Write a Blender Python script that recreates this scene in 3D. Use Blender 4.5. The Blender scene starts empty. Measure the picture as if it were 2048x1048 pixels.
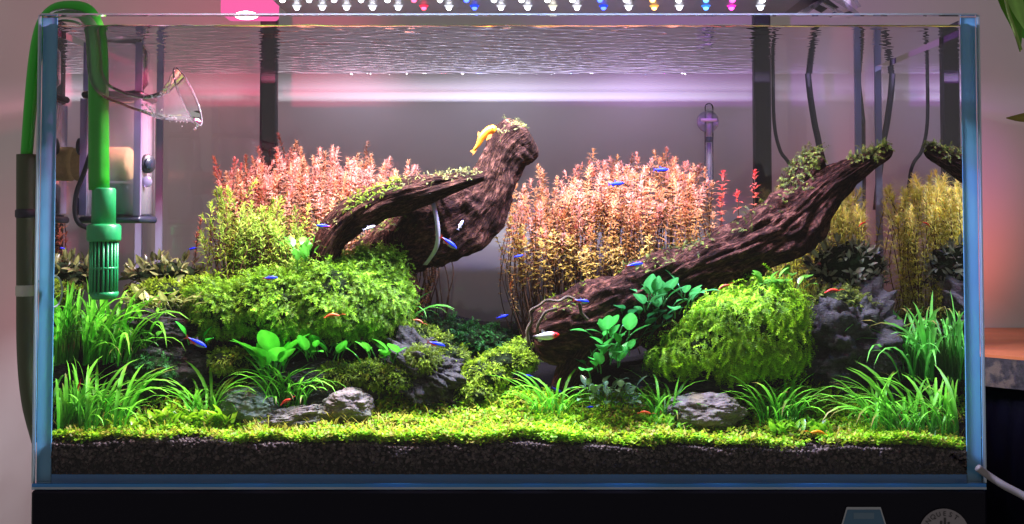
import bpy, math, random
import numpy as np
from mathutils import Vector, Matrix, noise as mnoise

# ------------------------------------------------------------------ camera
SC = bpy.context.scene
COL = SC.collection
EYE_Z = 0.245                      # eye height above the cabinet top
CAM_Y = -1.05
FPX, PPX, PPY, PITCH = 2227.0, 1018.0, 377.0, math.radians(2.0)
cam_data = bpy.data.cameras.new('camera')
cam = bpy.data.objects.new('camera', cam_data)
COL.objects.link(cam)
cam.location = (0, CAM_Y, EYE_Z)
cam.rotation_euler = (math.radians(90) + PITCH, 0, 0)
cam_data.sensor_width = 36
cam_data.lens = FPX / 2048 * 36
cam_data.shift_y = (PPY - 524) / 2048
cam_data.shift_x = (1024 - PPX) / 2048
cam_data.clip_start, cam_data.clip_end = 0.02, 50
SC.camera = cam

# ------------------------------------------------------------------ world: a dim room
world = bpy.data.worlds.new('World')
SC.world = world
world.use_nodes = True
bgn = world.node_tree.nodes['Background']
bgn.inputs[0].default_value = (1.0, 0.90, 0.88, 1)
bgn.inputs[1].default_value = 0.35

SC.view_settings.view_transform = 'Standard'
SC.view_settings.look = 'None'
SC.view_settings.exposure = 0.0
SC.view_settings.gamma = 1.0
SC.render.engine = 'CYCLES'
cy = SC.cycles
cy.max_bounces = 8; cy.diffuse_bounces = 3; cy.glossy_bounces = 4
cy.transmission_bounces = 4; cy.transparent_max_bounces = 40
cy.caustics_reflective = False; cy.caustics_refractive = False
cy.sample_clamp_indirect = 4.0
cy.use_light_tree = True
try:
    cy.use_denoising = True
    cy.denoiser = 'OPENIMAGEDENOISE'
except Exception:
    pass

# the lamp's diodes (column in the picture, colour); the spots that carry their light are made with the lamp
LED_W, LED_R, LED_B, LED_O = (0.90, 0.91, 1.0), (1.0, 0.04, 0.10), (0.03, 0.07, 1.0), (1.0, 0.45, 0.10)
LED_P, LED_C = (1.0, 0.04, 0.55), (0.05, 0.25, 1.0)
LED_Y = (1.0, 0.95, 0.78)
LED_COLUMNS = [(565, LED_W), (618, LED_W), (668, LED_W), (722, LED_W), (775, LED_W), (828, LED_R), (880, LED_W),
               (933, LED_B), (988, LED_W), (1043, LED_W), (1095, LED_Y), (1145, LED_W), (1200, LED_B), (1252, LED_W),
               (1305, LED_O), (1357, LED_W), (1412, LED_C), (1465, LED_P), (1525, LED_W)]
LED_POWER = {LED_W: 2.2, LED_Y: 2.2, LED_R: 0.6, LED_B: 2.9, LED_O: 0.9, LED_P: 1.4, LED_C: 2.9}
LED_ROWS = (0.085, 0.125)
LED_Z = EYE_Z + 0.2295

R0 = np.random.RandomState(7)
random.seed(7)

# ------------------------------------------------------------------ helpers
_f = np.array((0, math.cos(PITCH), math.sin(PITCH)))
_u = np.array((0, -math.sin(PITCH), math.cos(PITCH)))
_r = np.array((1.0, 0, 0))

def P(px, py, y):
    """the point of the place that lies at depth y (metres behind the front pane) on a line of sight"""
    d = _f + _r * (px - PPX) / FPX - _u * (py - PPY) / FPX
    t = (y - CAM_Y) / d[1]
    return np.array((0, CAM_Y, EYE_Z)) + d * t

def M(px, y):
    """a length of px picture pixels at depth y, in metres"""
    return px * (y - CAM_Y) / FPX

def lin(r, g, b, k=1.0):
    o = []
    for c in (r, g, b):
        c /= 255.0
        o.append((c / 12.92 if c <= 0.04045 else ((c + 0.055) / 1.055) ** 2.4) * k)
    return tuple(o)

def tag(o, label=None, cat=None, group=None, kind=None):
    if label: o['label'] = label
    if cat: o['category'] = cat
    if group: o['group'] = group
    if kind: o['kind'] = kind
    return o

def empty(name, loc, label=None, cat=None, group=None):
    o = bpy.data.objects.new(name, None)
    o.empty_display_size = 0.01
    COL.objects.link(o)
    o.location = tuple(loc)
    return tag(o, label, cat, group)

def mk(name, V, F, mat, cols=None, uv=None, smooth=True):
    me = bpy.data.meshes.new(name)
    V = np.asarray(V, dtype=float)
    if isinstance(F, np.ndarray): F = F.tolist()
    me.from_pydata(V.tolist(), [], F)
    if smooth:
        me.polygons.foreach_set('use_smooth', np.ones(len(me.polygons), dtype=bool))
    if cols is not None:
        a = me.attributes.new('Col', 'FLOAT_COLOR', 'POINT')
        c = np.ones((len(V), 4)); c[:, :3] = cols
        a.data.foreach_set('color', c.ravel().astype(np.float32))
    if uv is not None:
        a = me.attributes.new('Grain', 'FLOAT_VECTOR', 'POINT')
        g = np.zeros((len(V), 3)); g[:, :uv.shape[1]] = uv
        a.data.foreach_set('vector', g.ravel().astype(np.float32))
    me.materials.append(mat)
    me.update()
    return me

def link(name, me, parent=None, matrix=None):
    """link a mesh; matrix and vertices are given in the place's coordinates, a parent is an Empty with a location only"""
    o = bpy.data.objects.new(name, me)
    COL.objects.link(o)
    m = Matrix.Identity(4) if matrix is None else matrix
    if parent is not None:
        o.parent = parent
        off = Vector((0, 0, 0)); q = parent
        while q is not None:
            off += q.location; q = q.parent
        m = Matrix.Translation(-off) @ m
    o.matrix_basis = m
    return o

def obj(name, V, F, mat, parent=None, cols=None, uv=None, smooth=True):
    return link(name, mk(name, V, F, mat, cols, uv, smooth), parent)

def joinarr(parts):
    """parts: (V, F[, C]) -> one"""
    Vs, Fs, Cs, n = [], [], [], 0
    for p in parts:
        V = np.asarray(p[0], dtype=float); Vs.append(V)
        Fs += [tuple(int(i) + n for i in f) for f in p[1]]
        if len(p) > 2: Cs.append(np.broadcast_to(np.asarray(p[2], dtype=float), (len(V), 3)))
        n += len(V)
    return np.concatenate(Vs), Fs, (np.concatenate(Cs) if Cs else None)

def box(x0, x1, y0, y1, z0, z1, bev=0.0):
    if bev <= 0:
        V = [(x, y, z) for z in (z0, z1) for y in (y0, y1) for x in (x0, x1)]
        F = [(0, 2, 3, 1), (4, 5, 7, 6), (0, 1, 5, 4), (2, 6, 7, 3), (0, 4, 6, 2), (1, 3, 7, 5)]
        return np.array(V, dtype=float), F
    b = min(bev, (x1-x0)/2.01, (y1-y0)/2.01, (z1-z0)/2.01)
    # bevelled in plan and at top and bottom
    def ring(i, z):
        a = [(x0+i, y0+i+b), (x0+i+b, y0+i), (x1-i-b, y0+i), (x1-i, y0+i+b), (x1-i, y1-i-b), (x1-i-b, y1-i), (x0+i+b, y1-i), (x0+i, y1-i-b)]
        return [(p[0], p[1], z) for p in a]
    rs = [ring(b, z0) if False else ring(b*0.6, z0), ring(0, z0+b), ring(0, z1-b), ring(b*0.6, z1)]
    V = [p for r in rs for p in r]; F = [tuple(range(7, -1, -1)), tuple(range(24, 32))]
    for k in range(3):
        for i in range(8):
            j = (i+1) % 8
            F.append((k*8+i, k*8+j, (k+1)*8+j, (k+1)*8+i))
    return np.array(V, dtype=float), F

def catmull(pts, n):
    pts = np.asarray(pts, dtype=float)
    p = np.vstack([2*pts[0]-pts[1], pts, 2*pts[-1]-pts[-2]])
    m = len(pts) - 1
    out = []
    for s in np.linspace(0, m - 1e-9, n):
        i = int(s); t = s - i
        a, b, c, d = p[i], p[i+1], p[i+2], p[i+3]
        out.append(0.5*((2*b) + (c-a)*t + (2*a-5*b+4*c-d)*t*t + (3*b-a-3*c+d)*t**3))
    return np.array(out)

def frames(path):
    T = np.gradient(path, axis=0)
    T /= np.linalg.norm(T, axis=1)[:, None] + 1e-12
    a = np.array((0, 0, 1.0)) if abs(T[0][2]) < 0.9 else np.array((1.0, 0, 0))
    n = a - T[0]*a.dot(T[0]); n /= np.linalg.norm(n)
    Ns = [n]
    for i in range(1, len(path)):
        n = Ns[-1] - T[i]*Ns[-1].dot(T[i]); n /= np.linalg.norm(n) + 1e-12
        Ns.append(n)
    Ns = np.array(Ns)
    return T, Ns, np.cross(T, Ns)

def tube(path, rad, k=10, cap=True, disp=None, flat=1.0):
    """swept tube -> V, F, uv(s, theta).  disp(s, theta, i) is added to the radius"""
    path = np.asarray(path, dtype=float); n = len(path)
    rad = np.broadcast_to(np.asarray(rad, dtype=float), (n,))
    T, N, B = frames(path)
    th = np.linspace(0, 2*math.pi, k, endpoint=False)
    s = np.concatenate([[0], np.cumsum(np.linalg.norm(np.diff(path, axis=0), axis=1))])
    rr = np.repeat(rad[:, None], k, axis=1)
    if disp is not None:
        rr = rr + np.array([[disp(s[i], th[j], rad[i]) for j in range(k)] for i in range(n)])
    V = path[:, None, :] + rr[:, :, None]*(np.cos(th)[None, :, None]*N[:, None, :] + flat*np.sin(th)[None, :, None]*B[:, None, :])
    V = V.reshape(-1, 3)
    UV = np.stack([np.repeat(s, k), np.tile(th, n)], axis=1)
    F = []
    for i in range(n-1):
        for j in range(k):
            j2 = (j+1) % k
            F.append((i*k+j, i*k+j2, (i+1)*k+j2, (i+1)*k+j))
    if cap:
        V = np.vstack([V, path[0], path[-1]]); UV = np.vstack([UV, [s[0], 0], [s[-1], 0]])
        a, b = n*k, n*k+1
        for j in range(k):
            j2 = (j+1) % k
            F.append((a, j2, j)); F.append((b, (n-1)*k+j, (n-1)*k+j2))
    return V, F, UV

def lathe(profile, k=16, axis_point=(0, 0, 0)):
    """profile of (r, z) turned about a vertical axis"""
    th = np.linspace(0, 2*math.pi, k, endpoint=False)
    V = []
    for r, z in profile:
        for t in th: V.append((axis_point[0]+r*math.cos(t), axis_point[1]+r*math.sin(t), axis_point[2]+z))
    F = []
    for i in range(len(profile)-1):
        for j in range(k):
            j2 = (j+1) % k
            F.append((i*k+j, i*k+j2, (i+1)*k+j2, (i+1)*k+j))
    return np.array(V), F

def disc(center, r, normal, thick, k=20):
    n = np.asarray(normal, dtype=float); n /= np.linalg.norm(n)
    c = np.asarray(center, dtype=float)
    V, F, _ = tube([c - n*thick/2, c - n*thick*0.3, c + n*thick*0.3, c + n*thick/2], [r*0.9, r, r, r*0.9], k)
    return V, F

_t = (1+5**.5)/2
ICO_V = np.array([(-1, _t, 0), (1, _t, 0), (-1, -_t, 0), (1, -_t, 0), (0, -1, _t), (0, 1, _t), (0, -1, -_t), (0, 1, -_t), (_t, 0, -1), (_t, 0, 1), (-_t, 0, -1), (-_t, 0, 1)])
ICO_V /= np.linalg.norm(ICO_V[0])
ICO_F = np.array([(0, 11, 5), (0, 5, 1), (0, 1, 7), (0, 7, 10), (0, 10, 11), (1, 5, 9), (5, 11, 4), (11, 10, 2), (10, 7, 6), (7, 1, 8), (3, 9, 4), (3, 4, 2), (3, 2, 6), (3, 6, 8), (3, 8, 9), (4, 9, 5), (2, 4, 11), (6, 2, 10), (8, 6, 7), (9, 8, 1)])

def icosphere(sub):
    V = [tuple(v) for v in ICO_V]; F = [tuple(f) for f in ICO_F]
    for _ in range(sub):
        cache = {}; G = []
        def mid(a, b):
            key = (min(a, b), max(a, b))
            if key not in cache:
                m = (np.array(V[a])+np.array(V[b]))/2; m /= np.linalg.norm(m)
                V.append(tuple(m)); cache[key] = len(V)-1
            return cache[key]
        for a, b, c in F:
            x, y, z = mid(a, b), mid(b, c), mid(c, a)
            G += [(a, x, z), (b, y, x), (c, z, y), (x, y, z)]
        F = G
    return np.array(V), F

def basis(d, up, loc, s=1.0, flip=1.0):
    """matrix with local x along d and local z towards up"""
    d = np.asarray(d, dtype=float); d = d/(np.linalg.norm(d)+1e-9)
    up = np.asarray(up, dtype=float); z = up - d*up.dot(d)
    if np.linalg.norm(z) < 1e-5: z = np.array((0, 1.0, 0.1)) - d*d[1]
    z = z/np.linalg.norm(z); y = np.cross(z, d)
    m = Matrix(((d[0]*s, y[0]*s, z[0]*s, loc[0]), (d[1]*s, y[1]*s, z[1]*s, loc[1]), (d[2]*s, y[2]*s, z[2]*s, loc[2]), (0, 0, 0, 1)))
    return m

def scatter(thing, protos, mats, part, mat, nmax=300, rest='foliage', vary=0.25, prefer=None):
    """the nmax nearest pieces become parts of their own (shared meshes), the rest one joined part"""
    meshes = [mk(part, V, F, mat, C) for V, F, C in protos]
    order = sorted(range(len(mats)), key=lambda i: mats[i][1][1][3] if prefer is None else prefer(mats[i][1]))
    for i in order[:nmax]:
        k, m = mats[i]
        link(part, meshes[k % len(meshes)], thing, m)
    restidx = order[nmax:]
    if restidx:
        stuff_from(protos, [mats[i] for i in restidx], rest, mat, thing, vary)

def stuff_from(protos, mats, name, mat, parent=None, vary=0.25):
    Vs, Fs, Cs, n = [], [], [], 0
    for k in range(len(protos)):
        sel = [m for kk, m in mats if kk % len(protos) == k]
        if not sel: continue
        V, F, C = protos[k]
        V = np.asarray(V, dtype=float)
        A = np.array([[list(r) for r in m] for m in sel])
        W = np.einsum('nij,vj->nvi', A[:, :3, :3], V) + A[:, None, :3, 3]
        g = 1 + vary*(R0.rand(len(sel), 1, 1)*2-1)
        CC = np.asarray(C)[None]*g
        offs = n + np.arange(len(sel))*len(V)
        for sz in sorted(set(len(f) for f in F)):
            fa = np.array([f for f in F if len(f) == sz])
            Fs += (offs[:, None, None]+fa[None]).reshape(-1, sz).tolist()
        n += len(V)*len(sel)
        Vs.append(W.reshape(-1, 3)); Cs.append(CC.reshape(-1, 3))
    o = obj(name, np.concatenate(Vs), Fs, mat, parent, np.concatenate(Cs))
    o['kind'] = 'stuff'
    return o

# ------------------------------------------------------------------ materials
def newmat(name):
    m = bpy.data.materials.new(name); m.use_nodes = True
    nt = m.node_tree; nt.nodes.clear()
    out = nt.nodes.new('ShaderNodeOutputMaterial')
    return m, nt, out

def N(nt, kind, **kw):
    n = nt.nodes.new(kind)
    for k, v in kw.items():
        if k.startswith('i_'):
            n.inputs[k[2:].replace('_', ' ')].default_value = v
        elif k.startswith('n_'):
            n.inputs[int(k[2:])].default_value = v
        else:
            setattr(n, k, v)
    return n

def plain(name, col, rough=0.5, metal=0.0, spec=0.5, bump=0.0, bscale=200.0, var=0.0, coat=0.0):
    m, nt, out = newmat(name)
    b = N(nt, 'ShaderNodeBsdfPrincipled')
    b.inputs['Roughness'].default_value = rough
    b.inputs['Metallic'].default_value = metal
    b.inputs['Specular IOR Level'].default_value = spec
    b.inputs['Coat Weight'].default_value = coat
    b.inputs['Base Color'].default_value = (*col, 1)
    L = nt.links
    if var > 0 or bump > 0:
        tc = N(nt, 'ShaderNodeTexCoord')
        nz = N(nt, 'ShaderNodeTexNoise'); nz.inputs['Scale'].default_value = bscale; nz.inputs['Detail'].default_value = 5
        L.new(tc.outputs['Object'], nz.inputs['Vector'])
        if var > 0:
            mx = N(nt, 'ShaderNodeMix', data_type='RGBA', blend_type='MIX')
            mx.inputs[6].default_value = (*[c*(1-var) for c in col], 1); mx.inputs[7].default_value = (*[min(1, c*(1+var)) for c in col], 1)
            L.new(nz.outputs['Fac'], mx.inputs[0]); L.new(mx.outputs[2], b.inputs['Base Color'])
        if bump > 0:
            bp = N(nt, 'ShaderNodeBump'); bp.inputs['Strength'].default_value = bump; bp.inputs['Distance'].default_value = 0.002
            L.new(nz.outputs['Fac'], bp.inputs['Height']); L.new(bp.outputs['Normal'], b.inputs['Normal'])
    L.new(b.outputs[0], out.inputs[0])
    return m

def clear(name, ior=1.33, tint=(1, 1, 1), haze=0.0, hazecol=(0.8, 0.8, 0.9)):
    """clear sheet: Fresnel (with total reflection from the wet side) between see-through and mirror"""
    m, nt, out = newmat(name); L = nt.links
    fr = N(nt, 'ShaderNodeFresnel'); fr.inputs['IOR'].default_value = ior
    t = N(nt, 'ShaderNodeBsdfTransparent'); t.inputs[0].default_value = (*tint, 1)
    g = N(nt, 'ShaderNodeBsdfGlossy'); g.inputs['Roughness'].default_value = 0.0; g.inputs[0].default_value = (0.94, 0.95, 0.97, 1)
    mx = N(nt, 'ShaderNodeMixShader')
    L.new(fr.outputs[0], mx.inputs[0]); L.new(g.outputs[0], mx.inputs[2])
    if haze > 0:
        d = N(nt, 'ShaderNodeBsdfDiffuse'); d.inputs[0].default_value = (*hazecol, 1)
        tl = N(nt, 'ShaderNodeBsdfTranslucent'); tl.inputs[0].default_value = (*hazecol, 1)
        m0 = N(nt, 'ShaderNodeMixShader', n_0=0.5); L.new(d.outputs[0], m0.inputs[1]); L.new(tl.outputs[0], m0.inputs[2])
        m1 = N(nt, 'ShaderNodeMixShader', n_0=haze); L.new(t.outputs[0], m1.inputs[1]); L.new(m0.outputs[0], m1.inputs[2])
        L.new(m1.outputs[0], mx.inputs[1])
    else:
        L.new(t.outputs[0], mx.inputs[1])
    L.new(mx.outputs[0], out.inputs[0])
    return m

def glow(name, col, strength):
    m, nt, out = newmat(name)
    e = N(nt, 'ShaderNodeEmission'); e.inputs[0].default_value = (*col, 1); e.inputs[1].default_value = strength
    nt.links.new(e.outputs[0], out.inputs[0])
    return m

def seam(name, col, clearpart=0.45):
    """silicone and glass edge: lets light through from behind"""
    m, nt, out = newmat(name); L = nt.links
    tc = N(nt, 'ShaderNodeTexCoord'); nz = N(nt, 'ShaderNodeTexNoise'); nz.inputs['Scale'].default_value = 14; nz.inputs['Detail'].default_value = 4
    L.new(tc.outputs['Object'], nz.inputs['Vector'])
    mc = N(nt, 'ShaderNodeMix', data_type='RGBA'); mc.inputs[6].default_value = (*[c*0.82 for c in col], 1); mc.inputs[7].default_value = (*[min(1, c*1.15) for c in col], 1)
    L.new(nz.outputs['Fac'], mc.inputs[0])
    d = N(nt, 'ShaderNodeBsdfDiffuse'); tl = N(nt, 'ShaderNodeBsdfTranslucent')
    L.new(mc.outputs[2], d.inputs[0]); L.new(mc.outputs[2], tl.inputs[0])
    t = N(nt, 'ShaderNodeBsdfTransparent'); t.inputs[0].default_value = (*col, 1)
    a = N(nt, 'ShaderNodeMixShader', n_0=0.6); L.new(d.outputs[0], a.inputs[1]); L.new(tl.outputs[0], a.inputs[2])
    b = N(nt, 'ShaderNodeMixShader', n_0=clearpart); L.new(a.outputs[0], b.inputs[1]); L.new(t.outputs[0], b.inputs[2])
    g = N(nt, 'ShaderNodeBsdfGlossy'); g.inputs['Roughness'].default_value = 0.15
    fr = N(nt, 'ShaderNodeFresnel', n_0=1.4)
    c = N(nt, 'ShaderNodeMixShader'); L.new(fr.outputs[0], c.inputs[0]); L.new(b.outputs[0], c.inputs[1]); L.new(g.outputs[0], c.inputs[2])
    L.new(c.outputs[0], out.inputs[0])
    return m

def leafmat(name, rough=0.42, transl=0.4, var=0.3, spec=0.35, mottle=0.25, mscale=120.0):
    m, nt, out = newmat(name); L = nt.links
    at = N(nt, 'ShaderNodeAttribute', attribute_name='Col')
    oi = N(nt, 'ShaderNodeObjectInfo')
    tc = N(nt, 'ShaderNodeTexCoord'); nz = N(nt, 'ShaderNodeTexNoise'); nz.inputs['Scale'].default_value = mscale; nz.inputs['Detail'].default_value = 3
    L.new(tc.outputs['Object'], nz.inputs['Vector'])
    mr = N(nt, 'ShaderNodeMapRange'); mr.inputs[3].default_value = 1-var; mr.inputs[4].default_value = 1+var
    L.new(oi.outputs['Random'], mr.inputs[0])
    mr2 = N(nt, 'ShaderNodeMapRange'); mr2.inputs[1].default_value = 0.3; mr2.inputs[2].default_value = 0.7
    mr2.inputs[3].default_value = 1-mottle; mr2.inputs[4].default_value = 1+mottle
    L.new(nz.outputs['Fac'], mr2.inputs[0])
    mu = N(nt, 'ShaderNodeMath', operation='MULTIPLY'); L.new(mr.outputs[0], mu.inputs[0]); L.new(mr2.outputs[0], mu.inputs[1])
    sc = N(nt, 'ShaderNodeVectorMath', operation='SCALE'); L.new(at.outputs['Color'], sc.inputs[0]); L.new(mu.outputs[0], sc.inputs['Scale'])
    b = N(nt, 'ShaderNodeBsdfPrincipled'); b.inputs['Roughness'].default_value = rough; b.inputs['Specular IOR Level'].default_value = spec
    L.new(sc.outputs[0], b.inputs['Base Color'])
    tl = N(nt, 'ShaderNodeBsdfTranslucent'); L.new(sc.outputs[0], tl.inputs[0])
    mx = N(nt, 'ShaderNodeMixShader', n_0=transl); L.new(b.outputs[0], mx.inputs[1]); L.new(tl.outputs[0], mx.inputs[2])
    L.new(mx.outputs[0], out.inputs[0])
    return m

def added_wall_spot(loc, aim, col, power, size, blend=1.0, soft=0.03):  # spot without a lamp body, added to tint the wall
    ld = bpy.data.lights.new('added_wall_light', 'SPOT'); ld.energy = power; ld.color = col; ld.spot_size = math.radians(size); ld.spot_blend = blend; ld.shadow_soft_size = soft
    o = bpy.data.objects.new('added_wall_light', ld); COL.objects.link(o); o.location = loc
    o.rotation_euler = (Vector(aim)-Vector(loc)).to_track_quat('-Z', 'Y').to_euler()
    return o

def rockmat(name, c0, c1, c2=None, scale=60.0, stretch=(1, 1, 2.4), bump=0.7):
    m, nt, out = newmat(name); L = nt.links
    tc = N(nt, 'ShaderNodeTexCoord'); mp = N(nt, 'ShaderNodeMapping'); mp.inputs['Scale'].default_value = stretch
    mp.inputs['Rotation'].default_value = (0.2, 0.15, 0)
    L.new(tc.outputs['Object'], mp.inputs[0])
    n1 = N(nt, 'ShaderNodeTexNoise'); n1.inputs['Scale'].default_value = scale; n1.inputs['Detail'].default_value = 9; n1.inputs['Roughness'].default_value = 0.68
    n2 = N(nt, 'ShaderNodeTexVoronoi', feature='DISTANCE_TO_EDGE'); n2.inputs['Scale'].default_value = scale*1.6
    L.new(mp.outputs[0], n1.inputs['Vector'])
    wv = N(nt, 'ShaderNodeVectorMath', operation='ADD'); L.new(mp.outputs[0], wv.inputs[0]); 
    sc = N(nt, 'ShaderNodeVectorMath', operation='SCALE'); sc.inputs['Scale'].default_value = 0.02
    L.new(n1.outputs['Color'], sc.inputs[0]); L.new(sc.outputs[0], wv.inputs[1]); L.new(wv.outputs[0], n2.inputs['Vector'])
    cr = N(nt, 'ShaderNodeValToRGB'); e = cr.color_ramp.elements
    e[0].position = 0.34; e[0].color = (*c0, 1); e[1].position = 0.66; e[1].color = (*c1, 1)
    L.new(n1.outputs['Fac'], cr.inputs[0])
    colout = cr.outputs[0]
    if c2 is not None:
        n3 = N(nt, 'ShaderNodeTexNoise'); n3.inputs['Scale'].default_value = scale*0.5; n3.inputs['Detail'].default_value = 6
        L.new(tc.outputs['Object'], n3.inputs['Vector'])
        r3 = N(nt, 'ShaderNodeMapRange'); r3.inputs[1].default_value = 0.5; r3.inputs[2].default_value = 0.62; L.new(n3.outputs['Fac'], r3.inputs[0])
        mx = N(nt, 'ShaderNodeMix', data_type='RGBA'); mx.inputs[7].default_value = (*c2, 1)
        L.new(r3.outputs[0], mx.inputs[0]); L.new(colout, mx.inputs[6]); colout = mx.outputs[2]
    b = N(nt, 'ShaderNodeBsdfPrincipled'); b.inputs['Roughness'].default_value = 0.75; b.inputs['Specular IOR Level'].default_value = 0.35
    L.new(colout, b.inputs['Base Color'])
    ad = N(nt, 'ShaderNodeMath', operation='MULTIPLY_ADD'); ad.inputs[1].default_value = 0.6
    mn = N(nt, 'ShaderNodeMath', operation='MINIMUM'); mn.inputs[1].default_value = 0.30; L.new(n2.outputs['Distance'], mn.inputs[0])
    L.new(mn.outputs[0], ad.inputs[0]); L.new(n1.outputs['Fac'], ad.inputs[2])
    bp = N(nt, 'ShaderNodeBump'); bp.inputs['Strength'].default_value = bump; bp.inputs['Distance'].default_value = 0.004
    L.new(ad.outputs[0], bp.inputs['Height']); L.new(bp.outputs[0], b.inputs['Normal'])
    L.new(b.outputs[0], out.inputs[0])
    return m

def woodmat(name, c0, c1, c2):
    m, nt, out = newmat(name); L = nt.links
    at = N(nt, 'ShaderNodeAttribute', attribute_name='Grain')
    mp = N(nt, 'ShaderNodeMapping'); mp.inputs['Scale'].default_value = (18, 1.6, 1.0)
    tc = N(nt, 'ShaderNodeTexCoord')
    L.new(at.outputs['Vector'], mp.inputs[0])
    n1 = N(nt, 'ShaderNodeTexNoise'); n1.inputs['Scale'].default_value = 7.0; n1.inputs['Detail'].default_value = 12; n1.inputs['Roughness'].default_value = 0.65
    L.new(mp.outputs[0], n1.inputs['Vector'])
    n2 = N(nt, 'ShaderNodeTexNoise'); n2.inputs['Scale'].default_value = 45; n2.inputs['Detail'].default_value = 6
    L.new(tc.outputs['Object'], n2.inputs['Vector'])
    cr = N(nt, 'ShaderNodeValToRGB'); e = cr.color_ramp.elements
    e[0].position = 0.36; e[0].color = (*c0, 1); e[1].position = 0.52; e[1].color = (*c1, 1)
    x = cr.color_ramp.elements.new(0.66); x.color = (*c2, 1)
    av = N(nt, 'ShaderNodeMath', operation='MULTIPLY_ADD'); av.inputs[1].default_value = 0.35; L.new(n2.outputs['Fac'], av.inputs[0])
    hm = N(nt, 'ShaderNodeMath', operation='MULTIPLY'); hm.inputs[1].default_value = 0.68; L.new(n1.outputs['Fac'], hm.inputs[0]); L.new(hm.outputs[0], av.inputs[2])
    L.new(av.outputs[0], cr.inputs[0])
    b = N(nt, 'ShaderNodeBsdfPrincipled'); b.inputs['Roughness'].default_value = 0.88; b.inputs['Specular IOR Level'].default_value = 0.06
    L.new(cr.outputs[0], b.inputs['Base Color'])
    bp = N(nt, 'ShaderNodeBump'); bp.inputs['Strength'].default_value = 1.0; bp.inputs['Distance'].default_value = 0.012
    L.new(n1.outputs['Fac'], bp.inputs['Height']); L.new(bp.outputs[0], b.inputs['Normal'])
    L.new(b.outputs[0], out.inputs[0])
    return m

# ------------------------------------------------------------------ the room behind and beside
TX = 0.4462                       # half the tank's length
TD = 0.340                        # its depth as seen through the water
TZ = 0.4465                       # its height
WALL_Y = 0.462
M_wall = plain('wall paint', (0.53, 0.505, 0.505), 0.8, var=0.10, bscale=9.0, bump=0.05, spec=0.2)
V, F = box(-1.6, 1.6, WALL_Y, WALL_Y+0.1, -1.0, 1.8)
tag(obj('wall', V, F, M_wall, smooth=False), 'plain grey brown wall behind the aquarium', None, None, 'structure')

# ------------------------------------------------------------------ cabinet with badges
M_black = plain('black lacquer', (0.0025, 0.0025, 0.006), 0.45, spec=0.08)
cab = empty('cabinet', (0, 0.17, -0.9), 'black cabinet that carries the aquarium, badges on its front', 'cabinet')
V, F = box(-TX+0.001, TX-0.001, -0.004, TD+0.01, -0.9, -0.0005, 0.002)
obj('body', V, F, M_black, cab, smooth=False)

M_hexline = plain('badge grey', (0.20, 0.22, 0.24), 0.5); M_hexfill = plain('badge teal', (0.012, 0.06, 0.11), 0.45)
M_round = plain('badge plate', (0.13, 0.12, 0.13), 0.5); M_ink = plain('badge ink', (0.008, 0.008, 0.01), 0.6)
CY = -0.0046
def prism(poly, y0, y1):
    n = len(poly)
    V = [(p[0], y0, p[1]) for p in poly] + [(p[0], y1, p[1]) for p in poly]
    F = [tuple(range(n)), tuple(range(2*n-1, n-1, -1))] + [(i, i+n, (i+1) % n + n, (i+1) % n) for i in range(n)]
    return np.array(V), F
def hexpoly(c, w, s):
    # an octagon-like plate wide at the waist
    return [(c[0]+sx*w*s, c[2]+sz*s) for sx, sz in ((-0.62, 0.051), (0.62, 0.051), (1.06, 0.014), (1.06, -0.014), (0.62, -0.051), (-0.62, -0.051), (-1.06, -0.014), (-1.06, 0.014))]
hc = P(1727, 1014, -0.0046) - np.array((0, 0, 0.051))
V, F = prism(hexpoly(hc, 0.0255, 1.0), CY-0.0006, CY)
hx = obj('badge', V, F, M_hexline, cab, smooth=False); hx['label'] = 'dark teal angular badge with pale outline'
V, F = prism(hexpoly(hc, 0.0255, 0.955), CY-0.0010, CY-0.00062)
obj('badge_field', V, F, M_hexfill, hx, smooth=False)
M_faint = plain('badge faint print', (0.045, 0.09, 0.13), 0.5)
t0 = P(1727, 1031, CY)
V, F = prism([(t0[0]-0.0095, t0[2]-0.0028), (t0[0]+0.0095, t0[2]-0.0028), (t0[0]+0.0095, t0[2]+0.0028), (t0[0]-0.0095, t0[2]+0.0028)], CY-0.0012, CY-0.00102)
obj('print_panel', V, F, M_faint, hx, smooth=False)
def letter(ch, x, z, size, ang, mat, parent, name='letter'):
    c = bpy.data.curves.new('letter', 'FONT'); c.body = ch; c.size = size; c.align_x = 'CENTER'; c.align_y = 'CENTER'
    c.extrude = 0.00006; c.materials.append(mat)
    o = bpy.data.objects.new(name, c); COL.objects.link(o); o.parent = parent
    q = parent; loc = Vector((0, 0, 0))
    while q: loc += q.matrix_basis.translation; q = q.parent
    me = bpy.data.meshes.new_from_object(o); bpy.data.objects.remove(o); me.materials.clear(); me.materials.append(mat)
    o = bpy.data.objects.new(name, me); COL.objects.link(o); o.parent = parent
    o.matrix_basis = Matrix.Translation(Vector((x, CY-0.0014, z))-loc) @ Matrix.Rotation(ang, 4, 'Y') @ Matrix.Rotation(math.pi/2, 4, 'X')
    return o
rc = P(1887, 1017, CY) - np.array((0, 0, 0.0232))
V, F = prism([(rc[0]+0.0232*math.cos(a), rc[2]+0.0232*math.sin(a)) for a in np.linspace(0, 2*math.pi, 40, endpoint=False)], CY-0.0008, CY)
rb = obj('badge', V, F, M_round, cab, smooth=False); rb['label'] = 'round grey badge with lettering around its edge'
V, F = prism([(rc[0]+0.0142*math.cos(a), rc[2]+0.0142*math.sin(a)) for a in np.linspace(0, 2*math.pi, 36, endpoint=False)], CY-0.0011, CY-0.00085)
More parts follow.
